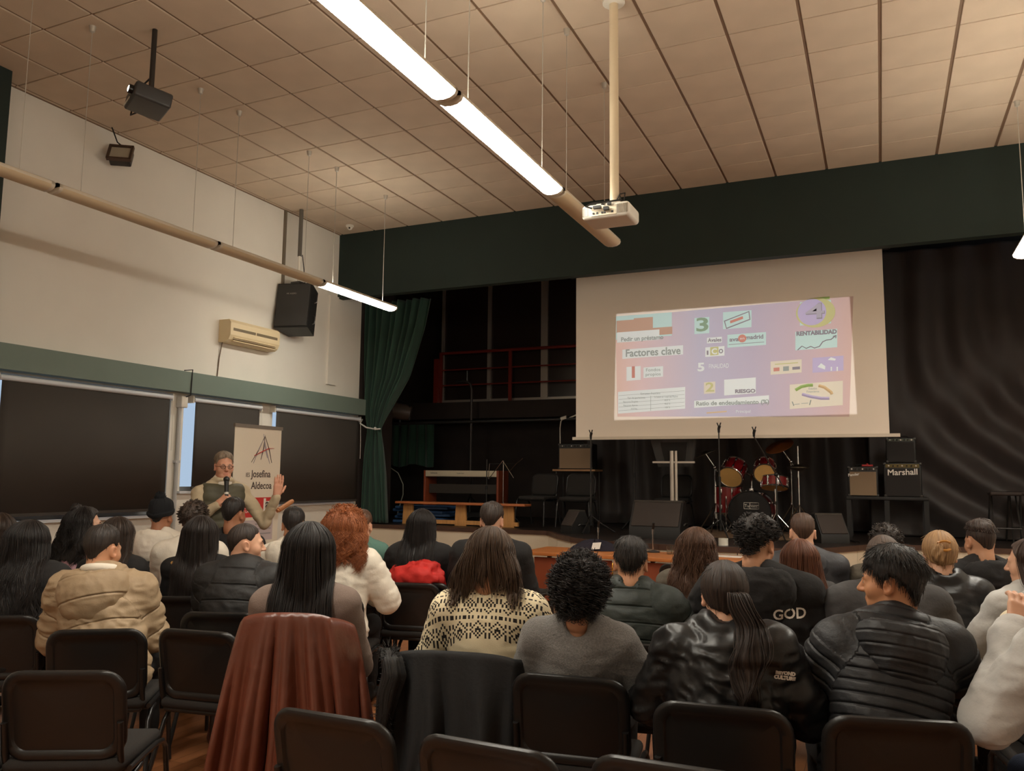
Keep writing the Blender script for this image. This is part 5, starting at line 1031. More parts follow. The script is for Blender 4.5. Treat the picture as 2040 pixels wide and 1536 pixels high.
def fair_isle():
    m = bpy.data.materials.new('fair_isle_knit'); m.use_nodes = True; nt = m.node_tree; b = nt.nodes['Principled BSDF']; X = NX(nt)
    tc = nt.nodes.new('ShaderNodeTexCoord'); sp = nt.nodes.new('ShaderNodeSeparateXYZ'); nt.links.new(tc.outputs['Object'], sp.inputs[0])
    st = .0085; snap = lambda v: X.m('MULTIPLY', X.m('FLOOR', X.m('DIVIDE', v, st)), st)
    yv = X.m('MULTIPLY', sp.outputs[1], .75); zz = X.m('ADD', sp.outputs[2], yv)
    x = snap(sp.outputs[0]); z = snap(zz)
    cell = .085; rowh = .115; u = X.m('DIVIDE', x, cell); v = X.m('DIVIDE', X.m('SUBTRACT', z, .74), rowh)
    fu = X.m('ABSOLUTE', X.m('SUBTRACT', X.m('FRACT', X.m('ADD', u, X.m('MULTIPLY', X.m('FLOOR', v), .5))), .5)); fv = X.m('ABSOLUTE', X.m('SUBTRACT', X.m('FRACT', v), .5))
    d = X.m('ADD', X.m('MULTIPLY', fu, 1.0), X.m('MULTIPLY', fv, 1.25)); band = lambda lo, hi: X.m('MULTIPLY', X.m('GREATER_THAN', d, lo), X.m('LESS_THAN', d, hi))
    r = X.m('MAXIMUM', band(.10, .19), X.m('MAXIMUM', band(.33, .42), X.m('LESS_THAN', d, .03)))
    r = X.m('MULTIPLY', r, X.m('LESS_THAN', fv, .37))
    dots = X.m('MULTIPLY', X.m('GREATER_THAN', fv, .44), X.m('GREATER_THAN', X.m('FRACT', X.m('DIVIDE', x, .02)), .45)); r = X.m('MAXIMUM', r, dots)
    cu = X.m('MULTIPLY', X.m('LESS_THAN', X.m('ABSOLUTE', X.m('SUBTRACT', fu, .44)), .05), X.m('MULTIPLY', X.m('GREATER_THAN', fv, .1), X.m('LESS_THAN', fv, .3))); r = X.m('MAXIMUM', r, cu)
    r = X.m('MULTIPLY', r, X.m('GREATER_THAN', v, 0.))
    mx = nt.nodes.new('ShaderNodeMix'); mx.data_type = 'RGBA'; mx.inputs[6].default_value = (*lin((238, 222, 186)), 1); mx.inputs[7].default_value = (*lin((40, 34, 30)), 1); nt.links.new(r, mx.inputs[0]); nt.links.new(mx.outputs[2], b.inputs['Base Color']); b.inputs['Roughness'].default_value = .9
    n = nt.nodes.new('ShaderNodeTexNoise'); n.inputs['Scale'].default_value = 300; bp = nt.nodes.new('ShaderNodeBump'); bp.inputs['Strength'].default_value = .4; bp.inputs['Distance'].default_value = .004
    rib = X.m('MULTIPLY', X.m('LESS_THAN', zz, .5), X.m('SINE', X.m('MULTIPLY', sp.outputs[0], 600))); nt.links.new(X.m('ADD', n.outputs[0], X.m('MULTIPLY', rib, .8)), bp.inputs['Height']); nt.links.new(bp.outputs[0], b.inputs['Normal'])
    return m
M_['q_black'] = quilted('black', (36, 36, 38), .55, .16); M_['q_green'] = quilted('green', (36, 44, 40), .6, .07); M_['q_vest'] = quilted('vest', (34, 33, 33), .62, .07); M_['q_tan'] = quilted('tan', (166, 142, 112), .62, .06)
# legs shared by every seated person
def leg_mesh(stand=False):
    F = Field((-.26, -.22, .0), (.26, .62, 1.12 if stand else .74), .015)
    if not stand:
        F.ell((0, 0, .555), (.175, .135, .10), k=0)
        for s in (-1, 1): F.cone((s*.09, .03, .545), (s*.125, .43, .535), .085, .066, k=.04); F.cone((s*.125, .43, .53), (s*.13, .40, .10), .062, .05, k=.03)
    else:
        F.ell((0, 0, .94), (.165, .125, .14), k=0)
        for s in (-1, 1): F.cone((s*.085, 0, .9), (s*.1, .02, .5), .088, .066, k=.04); F.cone((s*.1, .02, .5), (s*.11, -.01, .1), .064, .055, k=.03)
    V, Q = F.mesh(); V = smooth(V, Q, 2); V = V+normals(V, Q)*(.006*vnoise(V*np.array((9, 9, 22))))[:, None]; return V, Q
LEGS = leg_mesh(); LEGS_ST = leg_mesh(True); LEGC = {}; SHOE = {}
def shoe_mesh(m, y):
    if (m.name, y) in SHOE: return SHOE[(m.name, y)]
    F = Field((-.07, -.12, -.01), (.07, .22, .14), .009); F.cone((0, -.05, .045), (0, .13, .035), .04, .036, k=0); F.cone((0, -.05, .05), (0, -.04, .11), .038, .04, k=.02); F.ell((0, .04, -.03), (.09, .2, .035), k=.01, op='sub')
    V, Q = F.mesh(); SHOE[(m.name, y)] = np_mesh('shoe', smooth(V, Q, 1)+np.array((0, y, .0)), Q, m); return SHOE[(m.name, y)]
iris_m = mat('eye_dark', (34, 22, 16), .15); eyew_m = mat('eye_white', (225, 218, 208), .25)
EYE = MB().sph((0, 0, 0), .0108, 12, 8).mesh('eye'); EYE.materials.append(eyew_m); IRIS = MB().sph((0, .0068, 0), .0062, 10, 6, (1, .8, 1)).mesh('iris'); IRIS.materials.append(iris_m)
BROW = {}
def short_lab(label):
    ws = label.split()[:11]
    while ws[-1] in ('in', 'a', 'and', 'the', 'with', 'before', 'behind', 'beside', 'of', 'an', 'by', 'at', 'near', 'between', 'over', 'black', 'dark', 'short', 'white'): ws.pop()
    return 'black chair occupied by the '+' '.join(ws)
def pose_top(L, nod, hunch, side):
    d = np.array((math.sin(side), math.sin(L), math.cos(L))); d /= np.linalg.norm(d); P0 = np.array((0, 0, .55)); N = P0+.50*d; L2 = L*.55+hunch
    nd = np.array((math.sin(side)*.5, math.sin(L2), math.cos(L2))); nd /= np.linalg.norm(nd); return d, P0, N, N+nd*.152
def person(label, T, face=0., lean=8., nod=6., hunch=6., hyaw=0., hroll=0., wd=1., hs=1., hairtop=.015, top=None, hair=None, haircol=((28, 22, 20), None), sk=('mid', (206, 152, 118)), arms='lap', legs='black', shoes='black', seat=None, h=.014, stand=False, chairlab=None, group=None, glasses=False, build=1., extra=None, chairpos=None):
    T = atd(*T) if len(T) == 3 else np.array(T); L = R(lean); side = 0.; fz = R(face); Rz = rotm(fz)[:2, :2]
    hy, np_, hr = R(hyaw), R(nod), R(hroll); Rh = rotm(hy, -np_, hr)
    def solve(L, side):
        d, P0, N, Hc = pose_top(L, np_, R(hunch), side); tp = Hc+Rh @ np.array((0, -.012, .124+hairtop))*hs; return d, P0, N, Hc, tp
    if stand:
        zoff = .40; s = 1.; d, P0, N, Hc, tp = solve(L, 0); s = (T[2]-.95)/(tp[2]-.55); seatz = .95; base = .55
    else:
        seatz = base = .46
        if seat is not None:
            best = None; tgt = np.linalg.inv(Rz) @ (T[:2]-np.array(seat[:2]))
            for q in range(-10, 60):
                for sd in range(-14, 15, 2):
                    r = solve(R(q), R(sd)); sc_ = min(1.12, max(.84, (T[2]-.46)/(r[4][2]-.46))); e = np.linalg.norm(r[4][:2]*sc_-tgt)+abs((r[4][2]-.46)*sc_+.46-T[2])+.0005*abs(q-8)
                    if best is None or e < best[0]: best = (e, q, sd, sc_)
            L = R(best[1]); side = R(best[2]); s = best[3]; d, P0, N, Hc, tp = solve(L, side)
        else:
            for q in range(0, 40, 2):
                d, P0, N, Hc, tp = solve(L+R(q), 0); s = (T[2]-.46)/(tp[2]-.46)
                if s > .84: L += R(q); break
            s = min(s, 1.16)
    sc = lambda p: np.array((p[0]*s, p[1]*s, seatz+(p[2]-base)*s)) if np.ndim(p) == 1 else np.stack([p[:, 0]*s, p[:, 1]*s, seatz+(p[:, 2]-base)*s], 1)
    hip = T[:2]-Rz @ (tp[:2]*s) if seat is None else np.array(seat[:2])
    o = empty('person', (hip[0], hip[1], 0), fz, label, 'person', group)
    N, Hc, P0 = sc(N), sc(Hc), sc(P0); hsc = hs*(.9+.1*s) ; xf = lambda p: Hc+(np.asarray(p)*hsc) @ Rh.T
    w = wd*s; b = build*s; Rl = np.array(Matrix.Rotation(-L, 3, 'X') @ Matrix.Rotation(side, 3, 'Y'))
    S = {q: N-d*.062*s+np.array((q*.178*w, 0, 0)) for q in (-1, 1)}
    A = {}
    for q in (-1, 1):
        if isinstance(arms, dict) and q in arms: E, W, hd = [np.array(v, float) if not isinstance(v, str) else v for v in arms[q][:3]]; A[q] = (E, W, hd, arms[q][3] if len(arms[q]) > 3 else 'relaxed', arms[q][4] if len(arms[q]) > 4 else None); continue
        E = S[q]+np.array((q*.055, .09, -.255))*s; W = E+np.array((-q*.075, .21, .01))*s
        if arms == 'fwd': E = S[q]+np.array((q*.05, .16, -.22))*s; W = E+np.array((-q*.1, .2, .05))*s
        if arms == 'wide': E = S[q]+np.array((q*.12, .08, -.24))*s; W = E+np.array((-q*.14, .2, .0))*s
        W[2] = max(W[2], .63); A[q] = (E, W, None, 'relaxed', None)
    # ---- garment
    t = top.get('t', .012); armr = top.get('armr', 1.)
    pts = np.array([P0, N]+[S[q] for q in S]+[A[q][0] for q in A]+[A[q][1] for q in A]); lo = pts.min(0)-.26; hi = pts.max(0)+.22; lo[2] = max(lo[2], P0[2]-.22)
    F = Field(lo, hi, h)
    F.ell(P0+np.array((0, .0, .01)), np.array((.172, .128, .115))*b+t, k=0); F.ell(P0+d*.17*s, np.array((.15, .112, .15))*b+t, Rl, k=.05); F.ell(P0+d*.33*s, np.array((.165*wd, .112, .165))*b+t, Rl, k=.05)
    F.cone(S[-1]*.75+S[1]*.25-d*.01, S[1]*.75+S[-1]*.25-d*.01, .075*b+t*.7, .075*b+t*.7, k=.05)
    for q in (-1, 1):
        F.cone(N+d*.025*s, S[q]+np.array((0, -.005, .005)), .048*b+t*.4, .05*b+t*.6, k=.05); E, W = A[q][0], A[q][1]
        F.cone(S[q], E, (.058*b+t)*armr, (.046*b+t)*armr, k=.04); F.cone(E, W, (.046*b+t)*armr, (.034*b+t*.8)*armr, k=.03)
        if top.get('cuff'): F.cone(E*.1+W*.9, W, .04*b+t, .036*b+t*.6, k=.01)
    cw = top.get('collar', .014)
    if cw:
        for k in range(14):
            a0, a1 = 2*math.pi*k/14, 2*math.pi*(k+1)/14; rc_ = .060+.55*cw; f = lambda a: N+np.array((rc_*math.sin(a), rc_*math.cos(a)+.008, .04+.01*math.cos(a)))*s; F.cone(f(a0), f(a1), cw*s, cw*s, k=.02)
    nk = Hc+Rh @ np.array((0, -.035, -.13))*hsc
    F.cone(N+d*.045*s+np.array((0, .012, 0)), nk+(nk-N)*.6, .047*s*hs, .056*s*hs, k=.012, op='sub')
    V, Q = F.mesh(); V = smooth(V, Q, top.get('smooth', 2)); n = normals(V, Q)
    am = top.get('fold', .012); warp = np.stack([vnoise(V*5+7), vnoise(V*5+31), vnoise(V*5+77)], 1)*.35
    f1 = vnoise((V*np.array((4, 4, 13))+warp*2.2)+hash(label) % 97); f2 = 1-np.abs(vnoise(V*np.array((7, 7, 19))+warp*3+3))*2
    disp = am*(.7*f1+.45*f2)
    # position along the sleeve or up the trunk, used by quilting
    dist = {}; seg = np.full(len(V), np.inf); along = (V-P0) @ d; isarm = np.zeros(len(V), bool)
    for q in (-1, 1):
        acc = 0.
        for a, c in ((S[q], A[q][0]), (A[q][0], A[q][1])):
            dd = c-a; l = np.linalg.norm(dd); tt = np.clip(((V-a) @ dd)/l**2, 0, 1); ds = np.linalg.norm(V-a-tt[:, None]*dd, axis=1)-.02; m = (ds < seg) & (ds < .075*b+t); seg[m] = ds[m]; along[m] = acc+tt[m]*l; isarm |= m; acc += l
    if top.get('quilt'):
        pt, qa = top['quilt']; ph = along/pt+.25*vnoise(V*3+5); disp = disp*.6+qa*(np.abs(np.sin(ph*math.pi))**.6*1.4-.9)
    tz = np.clip((V[:, 2]-(P0[2]-.12))/.06, 0, 1)
    cr2 = vnoise(V*np.array((16, 16, 30))+warp*4); disp = disp+top.get('crease', .25)*am*(1-2*np.abs(cr2))
    V = V+n*(disp*(.3+.7*tz))[:, None]
    gm = top['m']; gname = top.get('name', 'sweater'); gme = np_mesh(gname, V, Q, gm)
    if top.get('quilt'): qa_ = gme.attributes.new('quilt', 'FLOAT', 'POINT'); qa_.data.foreach_set('value', ph.astype(np.float32))
    g = link(gname, gme, None, o)
    if top.get('hood'):
        gz = top.get('hoodsize', 1.)*s; hc_ = N+np.array((0, -.088-t*.8, -.04))*s; F = Field(hc_-.24*gz, hc_+.24*gz, min(h, .011))
        F.ell(hc_, np.array((.14, .098, .118))*gz, Rl, k=0); F.ell(hc_+np.array((0, -.015, -.07))*gz, np.array((.10, .07, .075))*gz, Rl, k=.04)
        F.ell(hc_+np.array((0, .035, .058))*gz, np.array((.112, .088, .098))*gz, Rl, k=.02, op='sub')
        F.cone(N-d*.2, N+d*.3, .05*s, .06*s, k=.01, op='sub'); F.cone(N+np.array((0, .13, -.1))*s, N+np.array((0, .2, .12))*s, .1*s, .1*s, k=.02, op='sub')
        hV, hQ = F.mesh(); hV = smooth(hV, hQ, 2); hn = normals(hV, hQ); hV = hV+hn*(.007*vnoise(hV*np.array((9, 9, 16))+3)+.004*(1-2*np.abs(vnoise(hV*24+8))))[:, None]
        hme = np_mesh('hood', hV, hQ, gm)
        if top.get('quilt'): qa_ = hme.attributes.new('quilt', 'FLOAT', 'POINT'); qa_.data.foreach_set('value', (((hV-P0) @ d)/top['quilt'][0]).astype(np.float32))
        link('hood', hme, None, o); nV = len(V); V = np.concatenate([V, hV]); Q = np.concatenate([Q, hQ+nV])
    bvh = BVHTree.FromPolygons([tuple(v) for v in V], [tuple(int(i) for i in f) for f in Q])
    # ---- body: head, neck and hands as one skin mesh
    hv0 = xf(HV); qz = np.clip((-.07-HV[:, 2])/.165, 0, 1); wz = qz*qz*(3-2*qz); wz = np.minimum(1, wz*1.6); ay = -.025+(-.03-HV[:, 2])/.205*(-.025)
    cA0 = xf(np.array((0, -.03, -.07))); cB0 = N-d*.06*s+np.array((0, -.004, 0)); tgt = cA0+(cB0-cA0)*qz[:, None]+(np.stack([HV[:, 0], HV[:, 1]-ay, 0*ay], 1)*hsc*(1-.22*qz)[:, None]) @ Rl.T
    BV = [hv0*(1-wz)[:, None]+tgt*wz[:, None]]; BQ = [HQ]; BC = [HEADCOL]; nb = len(HV)
    for q in (-1, 1):
        E, W, hdir, kind, up = A[q]; hv, hq = HANDS[kind]; hv = hv*np.array((-q, 1, 1))  # thumb towards the body's midline
        y = (W-E) if hdir is None else hdir; y = y/np.linalg.norm(y); zref = np.array((0, 0, 1.)) if up is None else np.array(up, float); x = np.cross(y, zref); x /= np.linalg.norm(x)+1e-9; z = np.cross(x, y)
        hv = W+y*.012+(hv*s*.98) @ np.stack([x, y, z]); BV.append(hv); BQ.append((hq if q < 0 else hq[:, ::-1])+nb); BC.append(np.ones((len(hv), 4))); nb += len(hv)
    VV = np.concatenate(BV); QQ = np.concatenate(BQ); nh = len(HV); cen = VV[QQ].mean(1); nx_ = []
    low = QQ[np.where(QQ.max(1) < nh)[0][np.argsort((cen[QQ.max(1) < nh] @ d))[:40]]]; st0 = nh; ex = []; exq = []; nn = len(VV)
    for j, q in enumerate((-1, 1)):
        hq = BQ[1+j]; E, W = A[q][0], A[q][1]; yd = (W-E)/np.linalg.norm(W-E); hc = VV[hq].mean(1); wq = hq[np.argmin(hc @ ((W-E) if A[q][2] is None else A[q][2]))]
        nq = low[j*7]; path = [W-yd*.06, E, S[q], N-d*.1]; rr = (.024, .034, .042, .045); rings = [list(wq)]
        for c_, r_ in zip(path, rr):
            o0 = VV[wq]-VV[wq].mean(0); o0 = o0/(np.linalg.norm(o0, axis=1)[:, None]+1e-9); rings.append([nn+len(ex)+i for i in range(4)]); ex.extend([c_+o0[i]*r_ for i in range(4)])
        rings.append(list(nq))
        for r0_, r1_ in zip(rings, rings[1:]):
            for i in range(4): exq.append((r0_[i], r0_[(i+1) % 4], r1_[(i+1) % 4], r1_[i]))
    BV.append(np.array(ex)); BQ.append(np.array(exq)); BC.append(np.ones((len(ex), 4)))
    me = np_mesh('body', np.concatenate(BV), np.concatenate(BQ), skin(*sk)); ca = me.color_attributes.new('Col', 'FLOAT_COLOR', 'POINT'); ca.data.foreach_set('color', np.concatenate(BC).astype(np.float32).ravel())
    bd = link('body', me, None, o); rot4 = Matrix(Rh.tolist()).to_4x4()
    for q in (-1, 1):
        e = link('eye', EYE, None, o); e.matrix_local = Matrix.Translation(Vector(xf(np.array((q*.030, .0845, -.001))))) @ rot4 @ Matrix.Scale(hsc, 4); i = link('iris', IRIS, None, e)
    hm = hairmat(*haircol) if hair else hairmat((40, 30, 26))
    for q in (-1, 1): MB().tube([xf(np.array((q*x_, y_, z_))) for x_, y_, z_ in ((.014, .099, .019), (.03, .096, .025), (.046, .083, .02))], [.003, .0042, .002], n=5).build('eyebrow', hm, o)
    if glasses:
        gb = MB(); 
        for q in (-1, 1): gb.tube([xf(np.array((q*.032+.021*math.cos(a), .106-.2*abs(.021*math.cos(a)), -.001+.016*math.sin(a)))) for a in np.linspace(0, 2*math.pi, 17)], .0022, n=5); gb.tube([xf(np.array((q*.053, .1, .004))), xf(np.array((q*.075, .06, .004))), xf(np.array((q*.082, -.01, .006)))], .002, n=5)
        gb.tube([xf(np.array((-.012, .108, .002))), xf(np.array((.012, .108, .002)))], .002, n=5); gb.build('glasses', blk_gloss, o)
    # ---- trousers and shoes
    lm = M_[legs]; st_ = (lm.name, stand)
    if st_ not in LEGC: v, q_ = LEGS_ST if stand else LEGS; LEGC[st_] = np_mesh('trousers', v, q_, lm)
    link('trousers', LEGC[st_], None, o)
    for q in (-1, 1): e = link('shoe', shoe_mesh(M_[shoes], .0), None, o); e.location = (q*.13, .41 if not stand else .02, 0)
    H = HairMesh()
    if hair: hair(H, xf, bvh, N); H.build(hm, o)
    if extra: extra(o, dict(N=N, d=d, s=s, xf=xf, bvh=bvh, A=A, S=S, P0=P0, Hc=Hc, V=V))
    if not stand:
        ch = chair(*((np.array(hip)+Rz @ np.array((0, .05))) if chairpos is None else chairpos), fz, chairlab or short_lab(label))
    return o
# ------------------------------------------------------------ hair styles
def h_short(top=.020, side=.008, line='male', freq=36, n=1000, ln=.024, seed=1., rough=.2, **k):
    def f(H, xf, bvh, N):
        hair_cap(H, xf, top, side, line, seed=seed, freq=freq, rough_n=rough, edge=.3 if line != 'fringe' else .12, **k)
        if n: tuft_strands(H, xf, n, ln, line, lift=side*.8, out=.16, down=.95, rad=.0013, tmax=.98); tuft_strands(H, xf, n//2, ln*1.2, line, lift=top*.85, out=.2, down=.9, rad=.0013, tmax=.55)
    return f
def h_fade(top=.024, seed=2., n=700):
    def f(H, xf, bvh, N):
        hair_cap(H, xf, .0035, .002, 'male', seed=seed, rough_n=.05, edge=.25); hair_cap(H, xf, top, .012, 'fade', seed=seed, rough_n=.4, edge=.3); tuft_strands(H, xf, n, .03, 'fade', lift=top*.6, out=.4)
    return f
def h_buzz(seed=1.):
    return lambda H, xf, bvh, N: hair_cap(H, xf, .005, .003, 'male', seed=seed, rough_n=.06, edge=.2)
def h_curly(top=.045, side=.035, line='male', seed=3., n=420, ln=.035, cr=.010, curl=38, rad=.0024):
    def f(H, xf, bvh, N):
        hair_cap(H, xf, top*.8, side*.8, line, seed=seed, curl=curl, rough_n=.45, na=110, nt=34, edge=.14); tuft_strands(H, xf, n, ln, line, lift=side*.55, out=.5, down=.5, rad=rad, curl=cr, tmax=.97); tuft_strands(H, xf, n//2, ln, line, lift=(top+side)*.38, out=.6, down=.4, rad=rad, curl=cr, tmax=.8)
    return f
def h_long(length=.42, top=.014, thick=.026, A=108, flare=.25, wave=(0, 0), seed=1., strands=150, curl=0., srad=.0022, **k):
    def f(H, xf, bvh, N):
        hair_cap(H, xf, top, thick, 'female', seed=seed, rough_n=.08, freq=40); long_hair(H, xf, bvh, length, A, thick, flare, wave, seed=seed, strands=strands, curl=curl, srad=srad, t0=top, **k)
    return f
def h_tail(length=.3, side=0., height=.03, rad=(.02, .032, .042, .05, .04, .015), wave=.012, seed=2.):
    def f(H, xf, bvh, N):
        hair_cap(H, xf, .016, .014, 'female', seed=seed, rough_n=.14, freq=44); tuft_strands(H, xf, 90, .05, 'female', lift=.012, out=.12, down=1.)
        p = xf(np.array((side*.5, -.112, height))); path = [p, p+np.array((side*.2, -.03, .005)), p+np.array((side*.5, -.045, -.05))]+[p+np.array((side+.01*math.sin(k), -.04, -.05-length*k/6)) for k in range(1, 7)]
        tail_hair(H, path, rad, bvh, seed, wave=wave)
    return f
def blob_hair(H, c, r, seed=0., n=26, sq=(1, 1, 1)):
    a = np.linspace(0, 2*math.pi, n, endpoint=False); t = np.linspace(.03, math.pi-.03, 16); A, T = np.meshgrid(a, t, indexing='ij'); q = np.stack([np.sin(T)*np.cos(A), np.sin(T)*np.sin(A), np.cos(T)], -1)
    rr = r*(1+.16*vnoise(q.reshape(-1, 3)*4+seed).reshape(A.shape)+.1*np.sin(A*5+T*6)); H.grid(c+q*rr[..., None]*np.array(sq), np.stack([A/6.28*.5, T/3], -1), closed=True, flip=True)
# ------------------------------------------------------------ the audience
BK, DB, MB_, RB, AU, BL = ((24, 20, 19), (48, 40, 36)), ((42, 32, 26), (74, 56, 44)), ((70, 48, 36), (112, 78, 56)), ((84, 52, 38), (136, 84, 58)), ((120, 64, 32), (178, 104, 56)), ((140, 104, 70), (192, 152, 106))
S_L, S_M, S_D = ('light', (222, 172, 142)), ('mid', (204, 150, 116)), ('deep', (168, 114, 84))
NR = .0105; MR = .013; FR = .016
def pj_text(body, size, x, z, m, name='lettering', sx=1., rot=0.):
    def f(o, D):
        t = text_mesh(body, size, m, o, name, Matrix.Translation((0, 0, 0)) @ Matrix.Rotation(R(rot), 4, 'Z'), extrude=.0, bold=.0015, sx=sx); me = t.data
        bm = bmesh.new(); bm.from_mesh(me); bmesh.ops.subdivide_edges(bm, edges=[e for e in bm.edges if e.calc_length() > .02], cuts=2); bm.to_mesh(me); bm.free()
        for v in me.vertices:
            X, Z = v.co.x+x, v.co.y+z; hh = hit_back(D['bvh'], X, Z); v.co = (X, (hh if hh is not None else -.2)-.003, Z)
        return t
    return f
# -- last occupied row
cA = lambda px, py: onz(px, py, .82)
def seat_at(px, py, rz=0.):
    p = cA(px, py); return (p[0]-math.sin(rz)*.26*0, p[1]+.25, 0)
person('woman with long straight black hair and a taupe knit top', (618, 1036, 3.75), hyaw=8, face=24, lean=6, nod=4, wd=.9, h=NR, haircol=BK, sk=S_M, hair=h_long(.58, .016, .03, 112, .3, seed=4., strands=240, wave=(.008, 7), ragged=.16), top=dict(m=M_['taupe'], t=.012, name='sweater', fold=.008), chairlab='black chair under the brown leather coat')
person('woman leaning forward in a cream and black patterned knit sweater', (953, 1057, 3.42), seat=(-1.60, 3.42), chairpos=(-1.70, 3.42), face=12, nod=22, hunch=14, wd=.96, h=.0095, build=1.05, haircol=((62, 46, 36), (108, 84, 64)), sk=S_M, arms='wide', hair=h_long(.17, .016, .024, 108, .6, seed=7., strands=260, ragged=.3, wave=(.01, 5), maxx=.17), top=dict(m=fair_isle(), t=.02, name='sweater', fold=.008, cuff=1), chairlab='black chair draped with the black fur-trimmed coat')
person('person with short curly black hair in a grey wool sweater', (1140, 1117, 3.30), seat=(-1.19, 3.36), face=8, nod=4, hunch=10, wd=1.05, build=1.05, h=.0095, haircol=((20, 17, 16), (44, 36, 32)), sk=S_M, hairtop=.04, arms='wide', hair=h_curly(.045, .042, 'female', 5., n=1300, ln=.05, cr=.013, rad=.0018), top=dict(m=M_['grey'], t=.022, name='sweater', fold=.010), chairlab='black chair of the person in the grey wool sweater')
person('woman with a dark ponytail in a black leather jacket', (1440, 1120, 3.18), seat=(-.56, 3.20), face=6, nod=6, hunch=8, hyaw=8, wd=1.05, build=1.12, h=.0095, haircol=((36, 28, 25), (66, 52, 44)), sk=S_L, arms='wide', hair=h_tail(.34, .05, .02), top=dict(m=M_['leather'], t=.034, name='jacket', fold=.016, collar=.03, crease=.5), chairlab='black chair of the woman in the black leather jacket', extra=pj_text('BEYOND\nCULTURE', .017, .215, .90, ink_w, rot=-10))
person('boy in profile wearing a thin black quilted jacket with hood', (1780, 1084, 3.16), seat=(-.03, 3.30), face=14, nod=0, hunch=4, hyaw=64, wd=1.02, build=1.08, h=.0092, haircol=((22, 19, 18), (46, 40, 36)), sk=('tan_boy', (196, 138, 100)), arms='wide', hair=h_short(.026, .014, 'fringe', 40, 1700, .036, 6., .2), top=dict(m=M_['q_black'], t=.026, name='jacket', fold=.007, hood=1, hoodsize=1.05, quilt=(.043, .0045)), chairlab='black chair of the boy in the quilted jacket')
# -- right edge
def armdict(L=None, Rr=None):
    d = {}
    if L: d[-1] = L
    if Rr: d[1] = Rr
    return d
person('person in a light grey sweatshirt raising a hand to the face', (2165, 1075, 2.85), face=18, lean=14, nod=10, hyaw=20, wd=1., h=.0095, haircol=RB, sk=S_L, arms={-1: ((-.37, .16, .80), (-.19, .33, 1.06), (.35, .3, .75), 'relaxed', (0, -1, .2))}, hair=h_long(.35, .014, .024, seed=2., strands=60), top=dict(m=M_['lgrey'], t=.03, name='sweatshirt', fold=.016, cuff=1), legs='jean')
person('woman with reddish hair in a cream sweater by the edge seats', (2100, 1085, 3.55), face=10, lean=10, nod=6, wd=.95, h=MR, haircol=RB, sk=S_L, hair=h_long(.3, .014, .024, seed=3., strands=60, wave=(.01, 8)), top=dict(m=M_['cream'], t=.018, name='sweater', fold=.01))
person('woman in profile with straight dark hair and a pale grey hoodie', (2052, 1072, 4.3), face=20, lean=10, nod=2, hyaw=45, wd=.95, h=MR, haircol=((52, 38, 32), (84, 62, 50)), sk=S_L, arms='wide', hair=h_long(.3, .012, .022, 112, .2, seed=5., strands=80), top=dict(m=M_['lgrey'], t=.024, name='hoodie', fold=.012, hood=1))
# -- left group
person('boy in a tan hooded puffer coat over a white hood', (205, 1045, 4.55), seat=(-3.74, 3.17), face=34, nod=6, hunch=6, hyaw=-24, wd=1.0, build=1.04, h=.0105, haircol=((32, 26, 23), (58, 48, 42)), sk=S_M, arms='lap', hair=h_short(.02, .007, 'male', 30, 200, .02, 3.), top=dict(m=M_['q_tan'], t=.04, name='puffer_coat', fold=.016, hood=1, hoodsize=1.25, quilt=(.125, .008), crease=.5), chairlab='black chair of the boy in the tan puffer coat', extra=lambda o, D: MB().tube([D['N']+np.array((.085*math.sin(a), .07*math.cos(a)-.01, .05-.02*math.cos(a))) for a in np.linspace(0, 6.28, 18)], .024, n=10).build('inner_hood', M_['white'], o))
person('girl with long wavy black hair and a black coat beside the tan puffer', (62, 1038, 4.85), lean=10, face=30, nod=4, hyaw=-30, wd=.98, build=1.1, h=.0115, haircol=BK, sk=S_M, hair=h_long(.46, .02, .036, 118, .5, seed=8., strands=260, wave=(.022, 11), srad=.0028, ragged=.2), top=dict(m=M_['black'], t=.035, name='coat', fold=.012, armr=1.1))
person('person with dark hair at the wall end of the row', (2, 1022, 5.35), face=30, lean=8, h=FR, haircol=DB, sk=S_M, hair=h_long(.28, .016, .028, seed=9., strands=60), top=dict(m=M_['black'], t=.03, fold=.01))
person('girl with a dark bun and glasses in a pink printed top', (170, 1000, 6.2), face=8, lean=10, nod=0, hyaw=-42, wd=.92, h=MR, hairtop=.05, haircol=BK, sk=S_L, glasses=True, hair=lambda H, xf, b, N: (hair_cap(H, xf, .022, .022, 'female', seed=4., curl=30, rough_n=.3), blob_hair(H, xf(np.array((0, -.07, .125))), .042, 3.), long_hair(H, xf, b, .26, 112, .04, .6, (.02, 10), strands=160, seed=5., curl=.006, t0=.022)), top=dict(m=M_['pink'], t=.014, name='blouse', fold=.008))
person('girl with straight dark shoulder-length hair between bun and beanie', (237, 1030, 5.5), face=24, lean=8, nod=4, wd=.9, h=FR, haircol=DB, sk=S_M, hair=h_long(.34, .014, .024, seed=6., strands=80), top=dict(m=M_['black'], t=.02, fold=.01))
